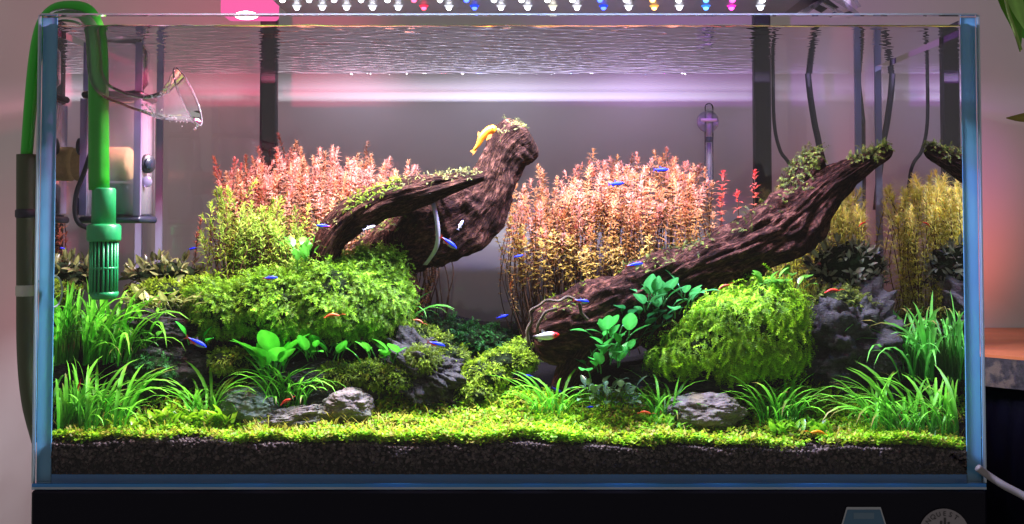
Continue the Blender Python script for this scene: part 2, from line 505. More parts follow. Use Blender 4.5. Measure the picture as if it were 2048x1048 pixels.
for i, ch in enumerate('CONQUEST C'):
    if ch == ' ': continue
    a = math.radians(-86 + i*17.5)
    letter(ch, rc[0]+0.0186*math.sin(a), rc[2]+0.0186*math.cos(a), 0.0062, a, M_ink, rb)
# the badge's dark emblem: three slanted strokes
for dx, h in ((-0.003, 0.010), (0.0005, 0.013), (0.004, 0.009)):
    V, F = prism([(rc[0]+dx-0.001, rc[2]+0.002), (rc[0]+dx+0.0012, rc[2]+0.002), (rc[0]+dx+0.0004+0.001, rc[2]+0.002+h), (rc[0]+dx-0.0006, rc[2]+0.002+h)], CY-0.0013, CY-0.00085)
    obj('emblem_stroke', V, F, M_ink, rb, smooth=False)

# ------------------------------------------------------------------ the tank
M_glass = clear('tank glass', 1.33)
M_seam = seam('blue silicone and glass edge', (0.18, 0.57, 1.0), 0.1)
M_seamdark = seam('blue base seam', (0.06, 0.38, 1.0), 0.1)
M_edge = seam('polished glass edge', (0.75, 0.90, 1.0), 0.25)
M_backseam = seam('rear corner seam', (0.62, 0.70, 1.0), 0.2)
tank = empty('aquarium_tank', (0, TD/2, 0), 'large rimless glass aquarium with blue edges on a black cabinet', 'aquarium')
G = 0.008
M_wet = clear('wetted glass face', 1.02)
def pane(name, *b, wet=None):
    V, F = box(*b); o = obj(name, V, F, M_glass, tank, smooth=False)
    o.data.materials.append(M_wet)
    for p in o.data.polygons:
        if wet is not None and p.normal.dot(Vector(wet)) > 0.9: p.material_index = 1     # the face that touches the water
    return o
pane('front_pane', -TX, TX, 0, G, 0.006, TZ, wet=(0, 1, 0))
bpn = pane('back_pane', -TX, TX, TD-G, TD, 0.006, TZ, wet=(0, -1, 0))
bpn.data.materials[0] = clear('back glass', 1.65)
for p in bpn.data.polygons:
    if p.normal.y > 0.9: p.flip()          # light that meets this pane on the slant is thrown back, from either side
pane('side_pane', -TX, -TX+G, G+0.0025, TD-G-0.001, 0.006, TZ, wet=(1, 0, 0))
pane('side_pane', TX-G, TX, G+0.0025, TD-G-0.001, 0.006, TZ, wet=(-1, 0, 0))
V, F = box(-TX, TX, 0, TD, 0.0, 0.0055); obj('base_pane', V, F, M_seamdark, tank, smooth=False)
for s in (-1, 1):
    x0, x1 = sorted((s*(TX-0.0007), s*(TX-0.0142)))
    V, F = box(x0, x1, G+0.0003, G+0.0022, 0.0062, TZ-0.001); del F[3]; obj('seam', V, F, M_seam, tank, smooth=False)
    x0, x1 = sorted((s*(TX-G-0.0006), s*(TX-G-0.0085)))
    V, F = box(x0, x1, TD-G-0.004, TD-G-0.0003, 0.0062, TZ-0.001); obj('seam', V, F, M_backseam, tank, smooth=False)
    x0, x1 = sorted((s*(TX+0.0002), s*(TX-0.0012)))
    V, F = box(x0, x1, -0.0005, 0.004, 0.0065, TZ); obj('edge_strip', V, F, M_edge, tank, smooth=False)
V, F = box(-TX+0.0148, TX-0.0148, G+0.0003, G+0.0026, 0.0058, 0.0122); obj('seam', V, F, M_seamdark, tank, smooth=False)
V, F = box(-TX, TX, -0.0007, 0.0022, 0.0004, 0.0024); obj('edge_strip', V, F, M_edge, tank, smooth=False)
V, F = box(-TX+0.002, TX-0.002, 0.0005, G-0.0005, TZ+0.0002, TZ+0.0016); obj('edge_strip', V, F, M_edge, tank, smooth=False)

# ------------------------------------------------------------------ water: its surface seen from below, with ripples
WATER_Z = EYE_Z + 0.1925
M_water = clear('water surface', 1.2)
xs = np.linspace(-TX+G-0.0005, TX-G+0.0005, 420); ys = np.linspace(G-0.0005, TD-0.0004, 195)
X, Y = np.meshgrid(xs, ys)
Zw = np.zeros_like(X)
rw = np.random.RandomState(3)
for i in range(46):
    lam = 0.009*2.8**rw.rand(); a = rw.normal(math.pi/2, 0.42); ph = rw.rand()*6.28
    k = 2*math.pi/lam
    Zw += 0.000020*(lam/0.01)*np.sin(k*(X*math.cos(a)+Y*math.sin(a)) + ph + 2.0*np.sin(X*9+ph)+1.3*np.sin(Y*23+2*ph))
calm = 0.35 + 0.65/(1+np.exp((X-0.25)/0.05))
Zw *= calm
# the water climbs a little at the panes
men = np.exp(-(Y-G)/0.0022)*0.0022
V = np.stack([X, Y, WATER_Z+Zw+men], axis=-1).reshape(-1, 3)
nx = len(xs); ny = len(ys)
idx = np.arange(nx*ny).reshape(ny, nx)
F = np.stack([idx[:-1, :-1], idx[:-1, 1:], idx[1:, 1:], idx[1:, :-1]], axis=-1).reshape(-1, 4)
tag(obj('water', V, F, M_water), 'rippled water surface seen from below', None, None, 'structure')

# ------------------------------------------------------------------ soil
FZ0, FZ1 = P(100, 884, G)[2], P(1940, 902, G)[2]
BZ = P(1000, 662, 0.32)[2]
def soil(x, y):
    x = np.asarray(x, dtype=float); y = np.asarray(y, dtype=float)
    f = FZ0 + (FZ1-FZ0)*(x+TX)/(2*TX)
    t = np.clip((y-0.035)/0.29, 0, 1)
    z = f + (BZ-f)*(t**1.15)
    z = z + 0.045*np.exp(-((x+0.22)/0.17)**2)*np.clip((y-0.08)/0.12, 0, 1) + 0.045*np.exp(-((x-0.27)/0.17)**2)*np.clip((y-0.08)/0.12, 0, 1)
    return z + 0.0012*np.sin(x*37+1)+0.0010*np.sin(x*83+y*60)+0.001*np.sin(y*71+x*19)
M_soil = plain('dark aqua soil', (0.005, 0.004, 0.004), 0.9, bump=0.6, bscale=420, var=0.5, spec=0.05)
xs = np.linspace(-TX+G+0.0006, TX-G-0.0006, 160); ys = np.linspace(G+0.0030, TD-G-0.0006, 60)
X, Y = np.meshgrid(xs, ys); Z = soil(X, Y) - 0.002
nx, ny = len(xs), len(ys)
V = np.stack([X, Y, Z], -1).reshape(-1, 3); idx = np.arange(nx*ny).reshape(ny, nx)
F = np.stack([idx[:-1, :-1], idx[:-1, 1:], idx[1:, 1:], idx[1:, :-1]], -1).reshape(-1, 4).tolist()
Vb = V.copy(); Vb[:, 2] = 0.0062
n0 = len(V); V = np.vstack([V, Vb])
for i in range(nx-1):
    F.append((idx[0, i+1], idx[0, i], idx[0, i]+n0, idx[0, i+1]+n0)); F.append((idx[-1, i], idx[-1, i+1], idx[-1, i+1]+n0, idx[-1, i]+n0))
for j in range(ny-1):
    F.append((idx[j, 0], idx[j+1, 0], idx[j+1, 0]+n0, idx[j, 0]+n0)); F.append((idx[j+1, -1], idx[j, -1], idx[j, -1]+n0, idx[j+1, -1]+n0))
tag(obj('soil', V, [tuple(int(a) for a in f) for f in F], M_soil), 'bed of dark soil sloping up to the back', None, None, 'structure')

M_grain = leafmat('soil granule', 0.7, 0.0, 0.2, 0.12, 0.3, 900)
mats = []; protos = []
for k in range(6):
    v = ICO_V*np.array((1, 0.9, 0.78))*(1+0.22*R0.randn(12, 1))
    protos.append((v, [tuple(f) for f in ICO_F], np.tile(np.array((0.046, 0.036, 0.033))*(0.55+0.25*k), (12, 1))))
for i in range(4200):
    x = R0.uniform(-TX+G+0.002, TX-G-0.002); top = float(soil(x, G+0.003))
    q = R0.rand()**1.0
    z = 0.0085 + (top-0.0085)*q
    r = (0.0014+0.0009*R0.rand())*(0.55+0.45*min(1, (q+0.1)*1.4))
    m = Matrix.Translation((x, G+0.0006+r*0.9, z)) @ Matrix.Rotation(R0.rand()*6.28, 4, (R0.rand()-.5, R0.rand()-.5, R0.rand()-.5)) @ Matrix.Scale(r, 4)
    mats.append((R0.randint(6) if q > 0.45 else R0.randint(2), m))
for i in range(5000):
    x = R0.uniform(-TX+G+0.002, TX-G-0.002); y = G+0.002+0.13*R0.rand()**1.7
    r = 0.0013+0.0008*R0.rand()
    m = Matrix.Translation((x, y, float(soil(x, y))-0.001)) @ Matrix.Rotation(R0.rand()*6.28, 4, (R0.rand()-.5, R0.rand()-.5, R0.rand()-.5)) @ Matrix.Scale(r, 4)
    mats.append((R0.randint(6), m))
o = stuff_from(protos, mats, 'soil_granules', M_grain, None, 0.65)
tag(o, 'dark round soil granules behind the front glass', 'soil')

# ------------------------------------------------------------------ lamp over the tank
M_alu = plain('lamp reflector plate', (0.16, 0.16, 0.21), 0.4, metal=0.4, var=0.15, bscale=60)
M_lampbody = plain('lamp housing', (0.03, 0.03, 0.035), 0.4)
lx0, lx1 = P(547, 10, 0.10)[0], P(1600, 10, 0.10)[0]
lamp = empty('aquarium_lamp', (0, 0.11, LED_Z), 'long lamp bar with rows of white, red, blue and orange diodes above the water', 'lamp')
V, F = box(lx0, lx1, 0.045, 0.178, LED_Z+0.0060, LED_Z+0.0075); obj('reflector_plate', V, F, M_alu, lamp, smooth=False)
V, F = box(lx0-0.002, lx1+0.03, 0.043, 0.180, LED_Z+0.008, LED_Z+0.03, 0.004); obj('housing', V, F, M_lampbody, lamp, smooth=False)
ledmats = {}; halomats = {}
sphV, sphF = icosphere(2)
for px, c in LED_COLUMNS:
    if c not in ledmats: ledmats[c] = glow('diode light', tuple(0.01+0.99*v for v in c), 16.0 if c in (LED_W, LED_Y) else 9.0)
    halomat = halomats.setdefault(c, glow('diode halo glow', c, 1.1 if c in (LED_W, LED_Y) else 1.5))
    for y in LED_ROWS:
        p = P(px, 5, LED_ROWS[0])
        x = p[0] + (0.0 if y == LED_ROWS[0] else 0.007)
        obj('diode', sphV*np.array((0.0027, 0.0027, 0.0022))+np.array((x, y, LED_Z+0.0032)), sphF, ledmats[c], lamp)
        ln, lf_ = lathe([(0.0001, 0.0), (0.0036, 0.0), (0.0050, 0.0016), (0.0050, 0.0019), (0.0001, 0.0019)], 18, (x, y, LED_Z+0.0040)); obj('lens', ln, lf_, halomat, lamp)  # self-lit disc stands in for the coloured halo round the diode
        ld = bpy.data.lights.new('diode_light', 'SPOT'); ld.energy = LED_POWER[c]; ld.color = c
        ld.spot_size = math.radians(177); ld.spot_blend = 0.34; ld.shadow_soft_size = 0.0035
        lo = bpy.data.objects.new('diode_light', ld); COL.objects.link(lo); lo.location = (x, y, LED_Z-0.001)
# pink lamp block at the left end
M_pink = glow('pink lamp glow', (1.0, 0.14, 0.42), 1.0)
pk = empty('grow_lamp', (P(492, 5, 0.12)[0], 0.12, LED_Z), 'glowing pink lamp block at the left end of the lamp bar', 'lamp')
V, F = box(P(440, 5, 0.13)[0], P(544, 5, 0.13)[0], 0.13, 0.17, P(490, 29, 0.13)[2], LED_Z+0.03, 0.003)
obj('diffuser', V, F, M_pink, pk)
M_pinkhot = glow('pink lamp bulb', (1.0, 0.75, 0.8), 14.0)
for y, bp_, br_ in ((0.134, 4, (0.003, 0.004, 0.004)), (0.1335, 30, (0.013, 0.005, 0.005))):
    obj('bulb', sphV*np.array(br_)+P(493, bp_, y), sphF, M_pinkhot, pk)
    for dx in (-0.015, 0.015):
        ld = bpy.data.lights.new('bulb_light', 'SPOT'); ld.energy = 1.3; ld.color = (1.0, 0.08, 0.24); ld.spot_size = math.radians(176); ld.spot_blend = 0.12; ld.shadow_soft_size = 0.004
        lo = bpy.data.objects.new('bulb_light', ld); COL.objects.link(lo); lo.location = (P(493, 5, 0.12)[0]+dx, y-0.02, LED_Z-0.012)

# spots added at the lamp's ends to tint the wall behind pink and purple
added_wall_spot((P(470, 5, 0.17)[0], 0.185, LED_Z-0.002), (P(430, 170, WALL_Y)[0], WALL_Y, LED_Z-0.03), (1.0, 0.05, 0.20), 1.6, 110, 0.5, 0.004)
added_wall_spot((P(1440, 5, 0.17)[0], 0.185, LED_Z-0.002), (P(1440, 170, WALL_Y)[0], WALL_Y, LED_Z-0.03), (0.62, 0.10, 1.0), 1.0, 120, 0.6, 0.004)
for px_, c_, e_ in ((400, (1.0, 0.22, 0.38), 0.15), (700, (0.82, 0.68, 1.0), 0.24), (1000, (0.74, 0.66, 1.0), 0.25), (1300, (0.72, 0.50, 1.0), 0.26), (1640, (0.64, 0.50, 1.0), 0.20)):  # unseen spots added behind the tank to wash the wall in lilac
    added_wall_spot((P(px_, 5, 0.36)[0], 0.362, LED_Z-0.01), (P(px_, 300, WALL_Y)[0], WALL_Y, 0.20), c_, e_, 150, 0.6, 0.02)
# unseen spots added for the coloured glow on the wall beside the tank
added_wall_spot((0.62, 0.30, 0.17), (0.56, WALL_Y, 0.235), (1.0, 0.16, 0.10), 1.3, 110, 1.0)
added_wall_spot((0.66, 0.25, 0.36), (0.57, WALL_Y, 0.31), (0.75, 0.25, 1.0), 0.5, 80)
added_wall_spot((-0.66, 0.22, 0.16), (-0.62, WALL_Y, 0.20), (1.0, 0.30, 0.36), 0.5, 90)

# lamp posts and cables behind the tank
M_post = plain('black steel', (0.012, 0.012, 0.02), 0.45, spec=0.4)
for pxa, pxb, lab in ((519, 553, 'black steel lamp post behind the tank, behind the left pink bush'), (1508, 1543, 'black steel lamp post behind the tank, right of the thermometer')):
    V, F = box(P(pxa, 200, 0.372)[0], P(pxb, 200, 0.372)[0], 0.372, 0.384, -0.8, LED_Z+0.05, 0.002)
    t = obj('lamp_post', V, F, M_post, smooth=False); tag(t, lab, 'post', 'lamp posts behind the tank')
def cable(pts, r, lab, name='cable', mat=None):
    V, F, _ = tube(catmull([P(*p) for p in pts], 30), r, 8)
    return tag(obj(name, V, F, mat or M_post), lab, 'cable')
cable([(1546, 120, 0.40), (1548, 240, 0.40), (1560, 300, 0.40), (1585, 350, 0.40), (1600, 520, 0.40)], 0.0024, 'black cable slanting away right of the right lamp post')
cable([(1612, 60, 0.40), (1617, 160, 0.40), (1628, 240, 0.40), (1640, 300, 0.40), (1655, 420, 0.40)], 0.0042, 'thick black cable hanging behind the mossy driftwood knob')
cable([(1712, 60, 0.40), (1716, 150, 0.40), (1723, 215, 0.40), (1727, 250, 0.40), (1728, 270, 0.42), (1726, 500, 0.44)], 0.0032, 'black cable hanging beside the rear right corner seam')

# ------------------------------------------------------------------ right of the tank: dark side cabinet, hose, house plant
M_top = plain('orange brown wood top', (0.42, 0.13, 0.045), 0.35, var=0.35, bscale=25)
M_granite = rockmat('speckled black edge', (0.004, 0.004, 0.004), (0.035, 0.03, 0.028), (0.08, 0.06, 0.04), 160.0, (1, 1, 1), 0.3)
zt = P(2000, 655, WALL_Y)[2]
side = empty('side_cabinet', (0.6, 0.25, -0.9), 'dark side cabinet with an orange brown top right of the aquarium', 'cabinet')
def slab(poly, z0, z1):
    n = len(poly)
    V = [(p[0], p[1], z0) for p in poly] + [(p[0], p[1], z1) for p in poly]
    F = [tuple(range(n-1, -1, -1)), tuple(range(n, 2*n))] + [(i, (i+1) % n, (i+1) % n + n, i+n) for i in range(n)]
    return np.array(V), F
xa = TX+0.012
pl = [(xa, 0.20), (0.60, 0.045), (1.1, -0.4), (1.3, -0.2), (1.3, WALL_Y-0.002), (xa, WALL_Y-0.002)]
V, F = slab(pl, zt-0.003, zt); obj('top', V, F, M_top, side, smooth=False)
pl2 = [(xa+0.0004, 0.1995), (0.60, 0.0445), (1.1, -0.4005), (1.3, -0.2), (1.3, WALL_Y-0.004), (xa+0.0004, WALL_Y-0.004)]
V, F = slab(pl2, zt-0.034, zt-0.0031); obj('edge', V, F, M_granite, side, smooth=False)
pl3 = [(xa+0.002, 0.215), (0.605, 0.06), (1.1, -0.38), (1.3, -0.2), (1.3, WALL_Y-0.006), (xa+0.002, WALL_Y-0.006)]
V, F = slab(pl3, -0.9, zt-0.0345); obj('body', V, F, M_black, side, smooth=False)
M_hosegrey = plain('grey hose', (0.13, 0.125, 0.13), 0.6, var=0.2, bscale=80)
cable([(1955, 935, -0.03), (1978, 952, -0.03), (2010, 972, -0.04), (2048, 992, -0.05), (2110, 1030, -0.07)], 0.0034, 'pale grey hose slanting down in front of the dark side cabinet', 'hose', M_hosegrey)

# ------------------------------------------------------------------ intake and outflow pipes on the left
M_green = plain('green pipe plastic', (0.015, 0.33, 0.012), 0.32, spec=0.4, var=0.28, bscale=22)
M_green2 = plain('green coupling plastic', (0.012, 0.30, 0.085), 0.35)
M_dgreen = plain('dark gap', (0.004, 0.02, 0.012), 0.7)
M_olive = plain('olive hose', (0.028, 0.040, 0.012), 0.5, var=0.25, bscale=30)
M_clampw = plain('pale clamp', (0.35, 0.36, 0.30), 0.5)
yp = 0.045
pin = empty('intake_pipe', P(205, 597, yp), 'green filter intake pipe with a slotted strainer at its foot', 'filter pipe')
top = catmull([P(198, 380, yp), P(197, 200, yp), P(196, 110, yp), P(190, 60, yp), P(172, 26, yp), P(140, 18, yp), P(108, 24, yp), P(86, 52, yp), P(72, 110, yp), P(62, 200, yp), P(54, 300, yp), P(52, 330, yp)], 70)
rr = np.interp(np.linspace(0, 1, 70), [0, .35, .55, .75, 1], [M(20, yp), M(19, yp), M(15, yp), M(13, yp), M(11, yp)])
V, F, _ = tube(top, rr, 16); obj('pipe', V, F, M_green, pin)
def vtube(px, prof, mat, name, parent, k=24):
    c = P(px, prof[0][1], yp)
    V, F = lathe([(M(r, yp), P(px, py, yp)[2]) for r, py in prof], k, (c[0], yp, 0))
    return obj(name, V, F, mat, parent)
vtube(208, [(1, 376), (21, 376), (23, 379), (23.5, 452), (10, 452)], M_green2, 'coupling', pin)
vtube(208, [(10, 447), (29, 448), (33, 453), (33, 478), (31, 483), (10, 483)], M_green2, 'collar', pin)
vtube(208, [(20, 480), (20.5, 590), (10, 592)], M_dgreen, 'strainer_core', pin)
cx, cz0, cz1, cz2 = P(208, 480, yp)[0], P(208, 482, yp)[2], P(208, 535, yp)[2], P(208, 588, yp)[2]
for k in range(20):
    a = k/20*2*math.pi; r = M(25.5, yp)
    px_, py_ = cx+r*math.cos(a), yp+r*math.sin(a)
    V, F, _ = tube([(px_, py_, cz0), (px_, py_, cz2)], M(2.6, yp), 6)
    obj('strainer_bar', V, F, M_green2, pin)
vtube(208, [(24, 533), (27.4, 534), (27.4, 538), (24, 539)], M_green2, 'strainer_ring', pin)
vtube(208, [(3, 599), (22, 598), (27.2, 590), (27.6, 584), (24, 583)], M_green2, 'strainer_foot', pin)

hose = empty('hose', P(55, 850, yp), 'dark olive filter hose running down outside the left end of the tank', 'hose')
V, F, _ = tube(catmull([P(54, 309, yp), P(54, 420, yp), P(54, 560, yp), P(55, 700, yp), P(64, 800, yp), P(84, 880, yp)], 40), M(20, yp), 18); obj('tube', V, F, M_olive, hose)
V, F, _ = tube([P(54, 418, yp), P(54, 421, yp), P(54, 433, yp), P(54, 436, yp)], [M(20, yp), M(22.5, yp), M(22.5, yp), M(20, yp)], 20); obj('clamp', V, F, M_post, hose)
V, F, _ = tube([P(54, 570, yp), P(54, 572, yp), P(54, 590, yp), P(54, 592, yp)], [M(20, yp), M(21.5, yp), M(21.5, yp), M(20, yp)], 20); obj('clamp', V, F, M_clampw, hose)

M_lily = clear('lily pipe glass', 1.5, (0.97, 0.99, 0.99), 0.06, (0.9, 0.9, 1.0))
yl = 0.034
lily = empty('outflow_pipe', P(185, 180, yl), 'clear glass outflow pipe that flares into a trumpet under the water', 'filter pipe')
pth = catmull([P(100, 60, yl), P(108, 36, yl), P(130, 30, yl), P(165, 38, yl), P(183, 60, yl), P(188, 110, yl), P(192, 150, yl), P(208, 178, yl), P(240, 194, yl), P(285, 208, yl), P(332, 210, yl), P(376, 194, yl)], 80)
ss = np.linspace(0, 1, 80)
rr = np.interp(ss, [0, .6, .66, .74, .82, .9, .96, 1.0], [13, 15, 15, 14, 17, 30, 45, 62])
V, F, _ = tube(pth, M(1, yl)*rr, 28, cap=False)
# the trumpet mouth is cut on the slant
obj('trumpet', V, F, M_lily, lily)
T_, N_, B_ = frames(pth)
th = np.linspace(0, 2*math.pi, 37)
ringp = [pth[-1] + M(62, yl)*(math.cos(t)*N_[-1] + math.sin(t)*B_[-1]) for t in th]
V, F, _ = tube(ringp, M(2.0, yl), 6, cap=False); obj('lip', V, F, clear('lip glass', 1.8, (0.95, 0.97, 0.97), 0.25), lily)
M_bub = clear('bubble', 1.6, (1, 1, 1), 0.4, (0.95, 0.95, 1))
bv, bf = icosphere(1)
bl = []
for i in range(46):
    q = R0.rand(); px = 282+112*q; py = 208+40*math.sin(q*1.5)+R0.normal(0, 4)
    c = P(px, py, yl+R0.normal(0, 0.006)); bl.append((bv*(0.0006+0.0011*R0.rand()**2)+c, bf))
V, F, _ = joinarr(bl); o = obj('bubbles', V, F, M_bub, lily); o['kind'] = 'stuff'

# ------------------------------------------------------------------ clear canister filter on the left pane
M_acryl = clear('acrylic', 1.25, (0.96, 0.95, 0.99), 0.30, (0.85, 0.80, 0.98))
M_acryledge = seam('acrylic edge', (0.62, 0.58, 0.82), 0.5)
M_tan = plain('tan ceramic media', (0.50, 0.33, 0.14), 0.8, bump=0.5, bscale=500, var=0.2)
M_navy = plain('navy pump housing', (0.010, 0.016, 0.035), 0.35)
yf0, yf1 = 0.066, 0.118
X0, X1 = P(163, 300, yf0)[0], P(279, 300, yf0)[0]
def FZ(py): return P(200, py, yf0)[2]
flt = empty('canister_filter', ((X0+X1)/2, 0.09, FZ(446)), 'clear acrylic box filter with tan media fixed to the left pane', 'filter')
V, F = box(X0+0.003, X1-0.003, yf0+0.003, yf1-0.003, FZ(182), FZ(70), 0.012); obj('upper_chamber', V, F, M_acryl, flt)
V, F = box(X0, X1, yf0, yf1, FZ(432), FZ(196), 0.003); obj('lower_chamber', V, F, M_acryl, flt)
V, F = box(X0-0.001, X1+0.0015, yf0-0.0015, yf1+0.0015, FZ(195), FZ(182.5), 0.002); obj('rim_band', V, F, M_post, flt)
V, F = box(X0-0.002, X1+0.002, yf0-0.002, yf1+0.002, FZ(446), FZ(432.5), 0.002); obj('base_plate', V, F, M_navy, flt)
for xx in (X0+0.002, X1-0.002):
    V, F = box(xx-0.0035, xx+0.0035, yf0-0.0008, yf0+0.0025, FZ(431), FZ(197)); obj('corner_strip', V, F, M_acryledge, flt, smooth=False)
    V, F = box(xx-0.003-0.001*np.sign(xx+0.40), xx+0.003, yf0+0.002, yf0+0.0045, FZ(181), FZ(84)); obj('corner_strip', V, F, M_acryledge, flt, smooth=False)
ym = 0.092
c0, c1 = P(150, 328, ym), P(262, 328, ym)
V, F, _ = tube([c0, c0+(c1-c0)*0.04, c1-(c1-c0)*0.04, c1], [M(30, ym), M(34, ym), M(34, ym), M(30, ym)], 24); obj('media_cartridge', V, F, M_tan, flt)
V, F = box(P(176, 400, 0.075)[0], P(256, 400, 0.075)[0], 0.075, 0.112, FZ(431), FZ(366), 0.003); obj('pump', V, F, M_navy, flt)
kx = X1+0.0025
V, F = disc((kx, 0.082, FZ(326)), M(19, 0.08), (1, -0.55, 0), 0.007, 24); kn = obj('knob', V, F, M_post, flt)
V, F = disc((kx+0.0028, 0.0785, FZ(326)), M(11, 0.08), (1, -0.55, 0), 0.003, 20); obj('knob_face', V, F, M_navy, kn)
V, F = disc((kx+0.0005, 0.080, FZ(362)), M(11, 0.08), (0.6, -0.8, 0), 0.004, 20); obj('outlet', V, F, M_acryledge, flt)
for py in (292, 412):
    for yy in (0.073,):
        V, F = disc((X0-0.0045, yy, FZ(py)), M(17, yy), (1, 0.05, 0), 0.003, 20); sc_ = obj('suction_cup', V, F, M_post, flt)
        V, F, _ = tube([(X0-0.004, yy, FZ(py)), (X0+0.006, yy, FZ(py))], 0.0025, 8); obj('stud', V, F, M_post, sc_)
V, F, _ = tube(catmull([P(183, 300, 0.062), P(168, 345, 0.062), P(153, 385, 0.061), P(150, 425, 0.061), P(158, 447, 0.061), P(176, 456, 0.058)], 30), M(5, 0.06), 8)
tag(obj('cable', V, F, M_post), 'black pump cable looping behind the green intake pipe', 'cable')
V, F, _ = tube([P(108, 583, 0.02)+np.array((M(8, .02)*math.cos(t), 0.010*math.cos(t), M(31, .02)*math.sin(t))) for t in np.linspace(0, 2*math.pi, 40)], 0.0010, 6, cap=False)
tag(obj('ring', V, F, plain('pale ring', (0.42, 0.50, 0.46), 0.3)), 'thin pale ring hanging against the left pane', 'ring')

# ------------------------------------------------------------------ thermometer on the back pane
yt = TD-G-0.008
th_ = empty('thermometer', P(1418, 376, yt), 'glass thermometer held on the back pane by a round suction cup', 'thermometer')
V, F, _ = tube([P(1418, 206, yt), P(1418, 209, yt), P(1418, 214, yt), P(1418, 368, yt), P(1418, 376, yt)], [M(3, yt), M(7, yt), M(9, yt), M(9, yt), M(6, yt)], 16); obj('glass_tube', V, F, clear('thermometer glass', 1.4, (0.93, 0.95, 0.97), 0.12), th_)
V, F, _ = tube([P(1418, 222, yt), P(1418, 272, yt)], M(5.5, yt), 10); obj('scale_card', V, F, plain('pale card', (0.55, 0.58, 0.62), 0.6), th_)
V, F, _ = tube([P(1418, 274, yt), P(1418, 284, yt)], M(6.5, yt), 10); obj('mark', V, F, plain('green mark', (0.01, 0.10, 0.06), 0.6), th_)
V, F, _ = tube([P(1418, 286, yt), P(1418, 372, yt)], M(4.5, yt), 10); obj('ballast', V, F, plain('grey ballast', (0.10, 0.10, 0.12), 0.7, var=0.5, bscale=900), th_)
V, F = disc(P(1416, 243, yt+0.0045)+np.array((0, 0.001, 0)), M(22, yt), (0, 1, 0), 0.003, 28); sc_ = obj('suction_cup', V, F, clear('cup rubber', 1.3, (0.9, 0.9, 1.0), 0.5, (0.7, 0.7, 0.85)), th_)
V, F = box(P(1400, 240, yt)[0], P(1432, 240, yt)[0], yt-0.0065, yt-0.0045, P(1400, 244, yt)[2], P(1400, 238, yt)[2]); obj('strap', V, F, plain('pale strap', (0.7, 0.7, 0.78), 0.5), sc_)

# ------------------------------------------------------------------ clear acrylic bracket over the right end of the lamp
M_brk = clear('bracket acrylic', 1.5, (0.9, 0.9, 0.96), 0.22, (0.6, 0.6, 0.72))
ybk = 0.12
br = empty('lamp_bracket', P(1650, 26, ybk), 'clear folded acrylic bracket at the right end of the lamp', 'bracket')
for pts in (((1592, 28), (1640, 0), (1660, -18), (1664, -10), (1612, 30)), ((1622, 8), (1634, 6), (1682, 30), (1668, 31)), ((1640, -6), (1662, -10), (1712, 30), (1704, 33)), ((1690, -8), (1700, -8), (1716, 18), (1708, 20))):
    q = [P(a, b, ybk) for a, b in pts]
    V, F = prism([(p[0], p[2]) for p in q], ybk-0.012, ybk+0.012); obj('arm', V, F, M_brk, br, smooth=False)

# ------------------------------------------------------------------ rocks
M_rockdark = rockmat('dark slate stone', (0.006, 0.006, 0.006), (0.050, 0.052, 0.046), (0.018, 0.022, 0.014), 75.0, (1, 1, 3.2), 0.9)
M_rockgrey = rockmat('grey brown stone', (0.05, 0.045, 0.035), (0.21, 0.19, 0.16), (0.10, 0.11, 0.07), 70.0, (1, 1, 1.6), 0.8)
M_rockgreen = rockmat('algae green stone', (0.02, 0.045, 0.025), (0.10, 0.17, 0.11), (0.16, 0.20, 0.15), 60.0, (1, 1, 1.5), 0.7)
RV, RF = icosphere(5)
def rock(px, py, y, rx, ry, rd, mat, lab, seed, amp=0.22, strata=0.05, freq=1.6, rot=0.0, blocky=0.0):
    c = P(px, py, y); s = np.array((M(rx, y), rd, M(ry, y)))
    off = Vector((seed*3.1, seed*1.7, seed*5.3)); out = []
    for v in RV:
        q = np.array(v)
        if blocky: q = q/ (np.abs(q)**4).sum()**(0.25*blocky)
        w = Vector(v)*freq+off
        d = mnoise.fractal(w, 0.8, 2.1, 6)*amp + mnoise.noise(Vector((w.x*1.1, w.y*1.1, w.z*6+mnoise.noise(w*2)*1.5)))*strata - abs(mnoise.noise(w*1.7))*amp*0.4
        out.append(q*(1+d))
    V = np.array(out)*s
    cr, sr = math.cos(rot), math.sin(rot)
    V = np.stack([V[:, 0]*cr-V[:, 2]*sr, V[:, 1], V[:, 0]*sr+V[:, 2]*cr], 1)+c
    base = np.array((c[0], y, c[2]-s[2]))
    o = bpy.data.objects.new('rock', mk('rock', V-base, RF, mat)); COL.objects.link(o); o.location = tuple(base)
    tag(o, lab, 'rock', 'stones of the aquascape')
    return V
V_rr = rock(1688, 702, 0.160, 104, 116, 0.055, M_rockdark, 'tall dark layered rock beneath the right moss cap, beside the grass', 2, 0.34, 0.16, 2.2, 0.0, 0.5)
V_rc = rock(850, 745, 0.135, 88, 62, 0.05, M_rockdark, 'dark grey craggy rock in the middle with moss cushions on top', 3, 0.36, 0.14, 2.2, -0.5, 0.3)
rock(695, 812, 0.075, 50, 34, 0.022, M_rockgrey, 'rounded grey brown stone standing in the hair grass left of centre', 4, 0.2, 0.06)
rock(592, 838, 0.068, 78, 26, 0.022, M_rockgrey, 'low flat grey stone with algae streaks beside the rounded stone', 5, 0.26, 0.1, rot=0.18)
rock(497, 812, 0.085, 62, 40, 0.03, M_rockgreen, 'smooth algae green stone below the left broad leaves', 6, 0.14, 0.03)
rock(1412, 824, 0.070, 78, 38, 0.03, M_rockgrey, 'rough grey stone between two grass tufts at front right', 7, 0.16, 0.05, 1.8)
rock(330, 745, 0.135, 95, 60, 0.04, M_rockdark, 'dark rock in the shade behind the left front grass', 8, 0.28, 0.1)
rock(640, 775, 0.125, 130, 48, 0.04, M_rockdark, 'dark rock carrying the yellow green moss cushions left of centre', 9, 0.3, 0.1)
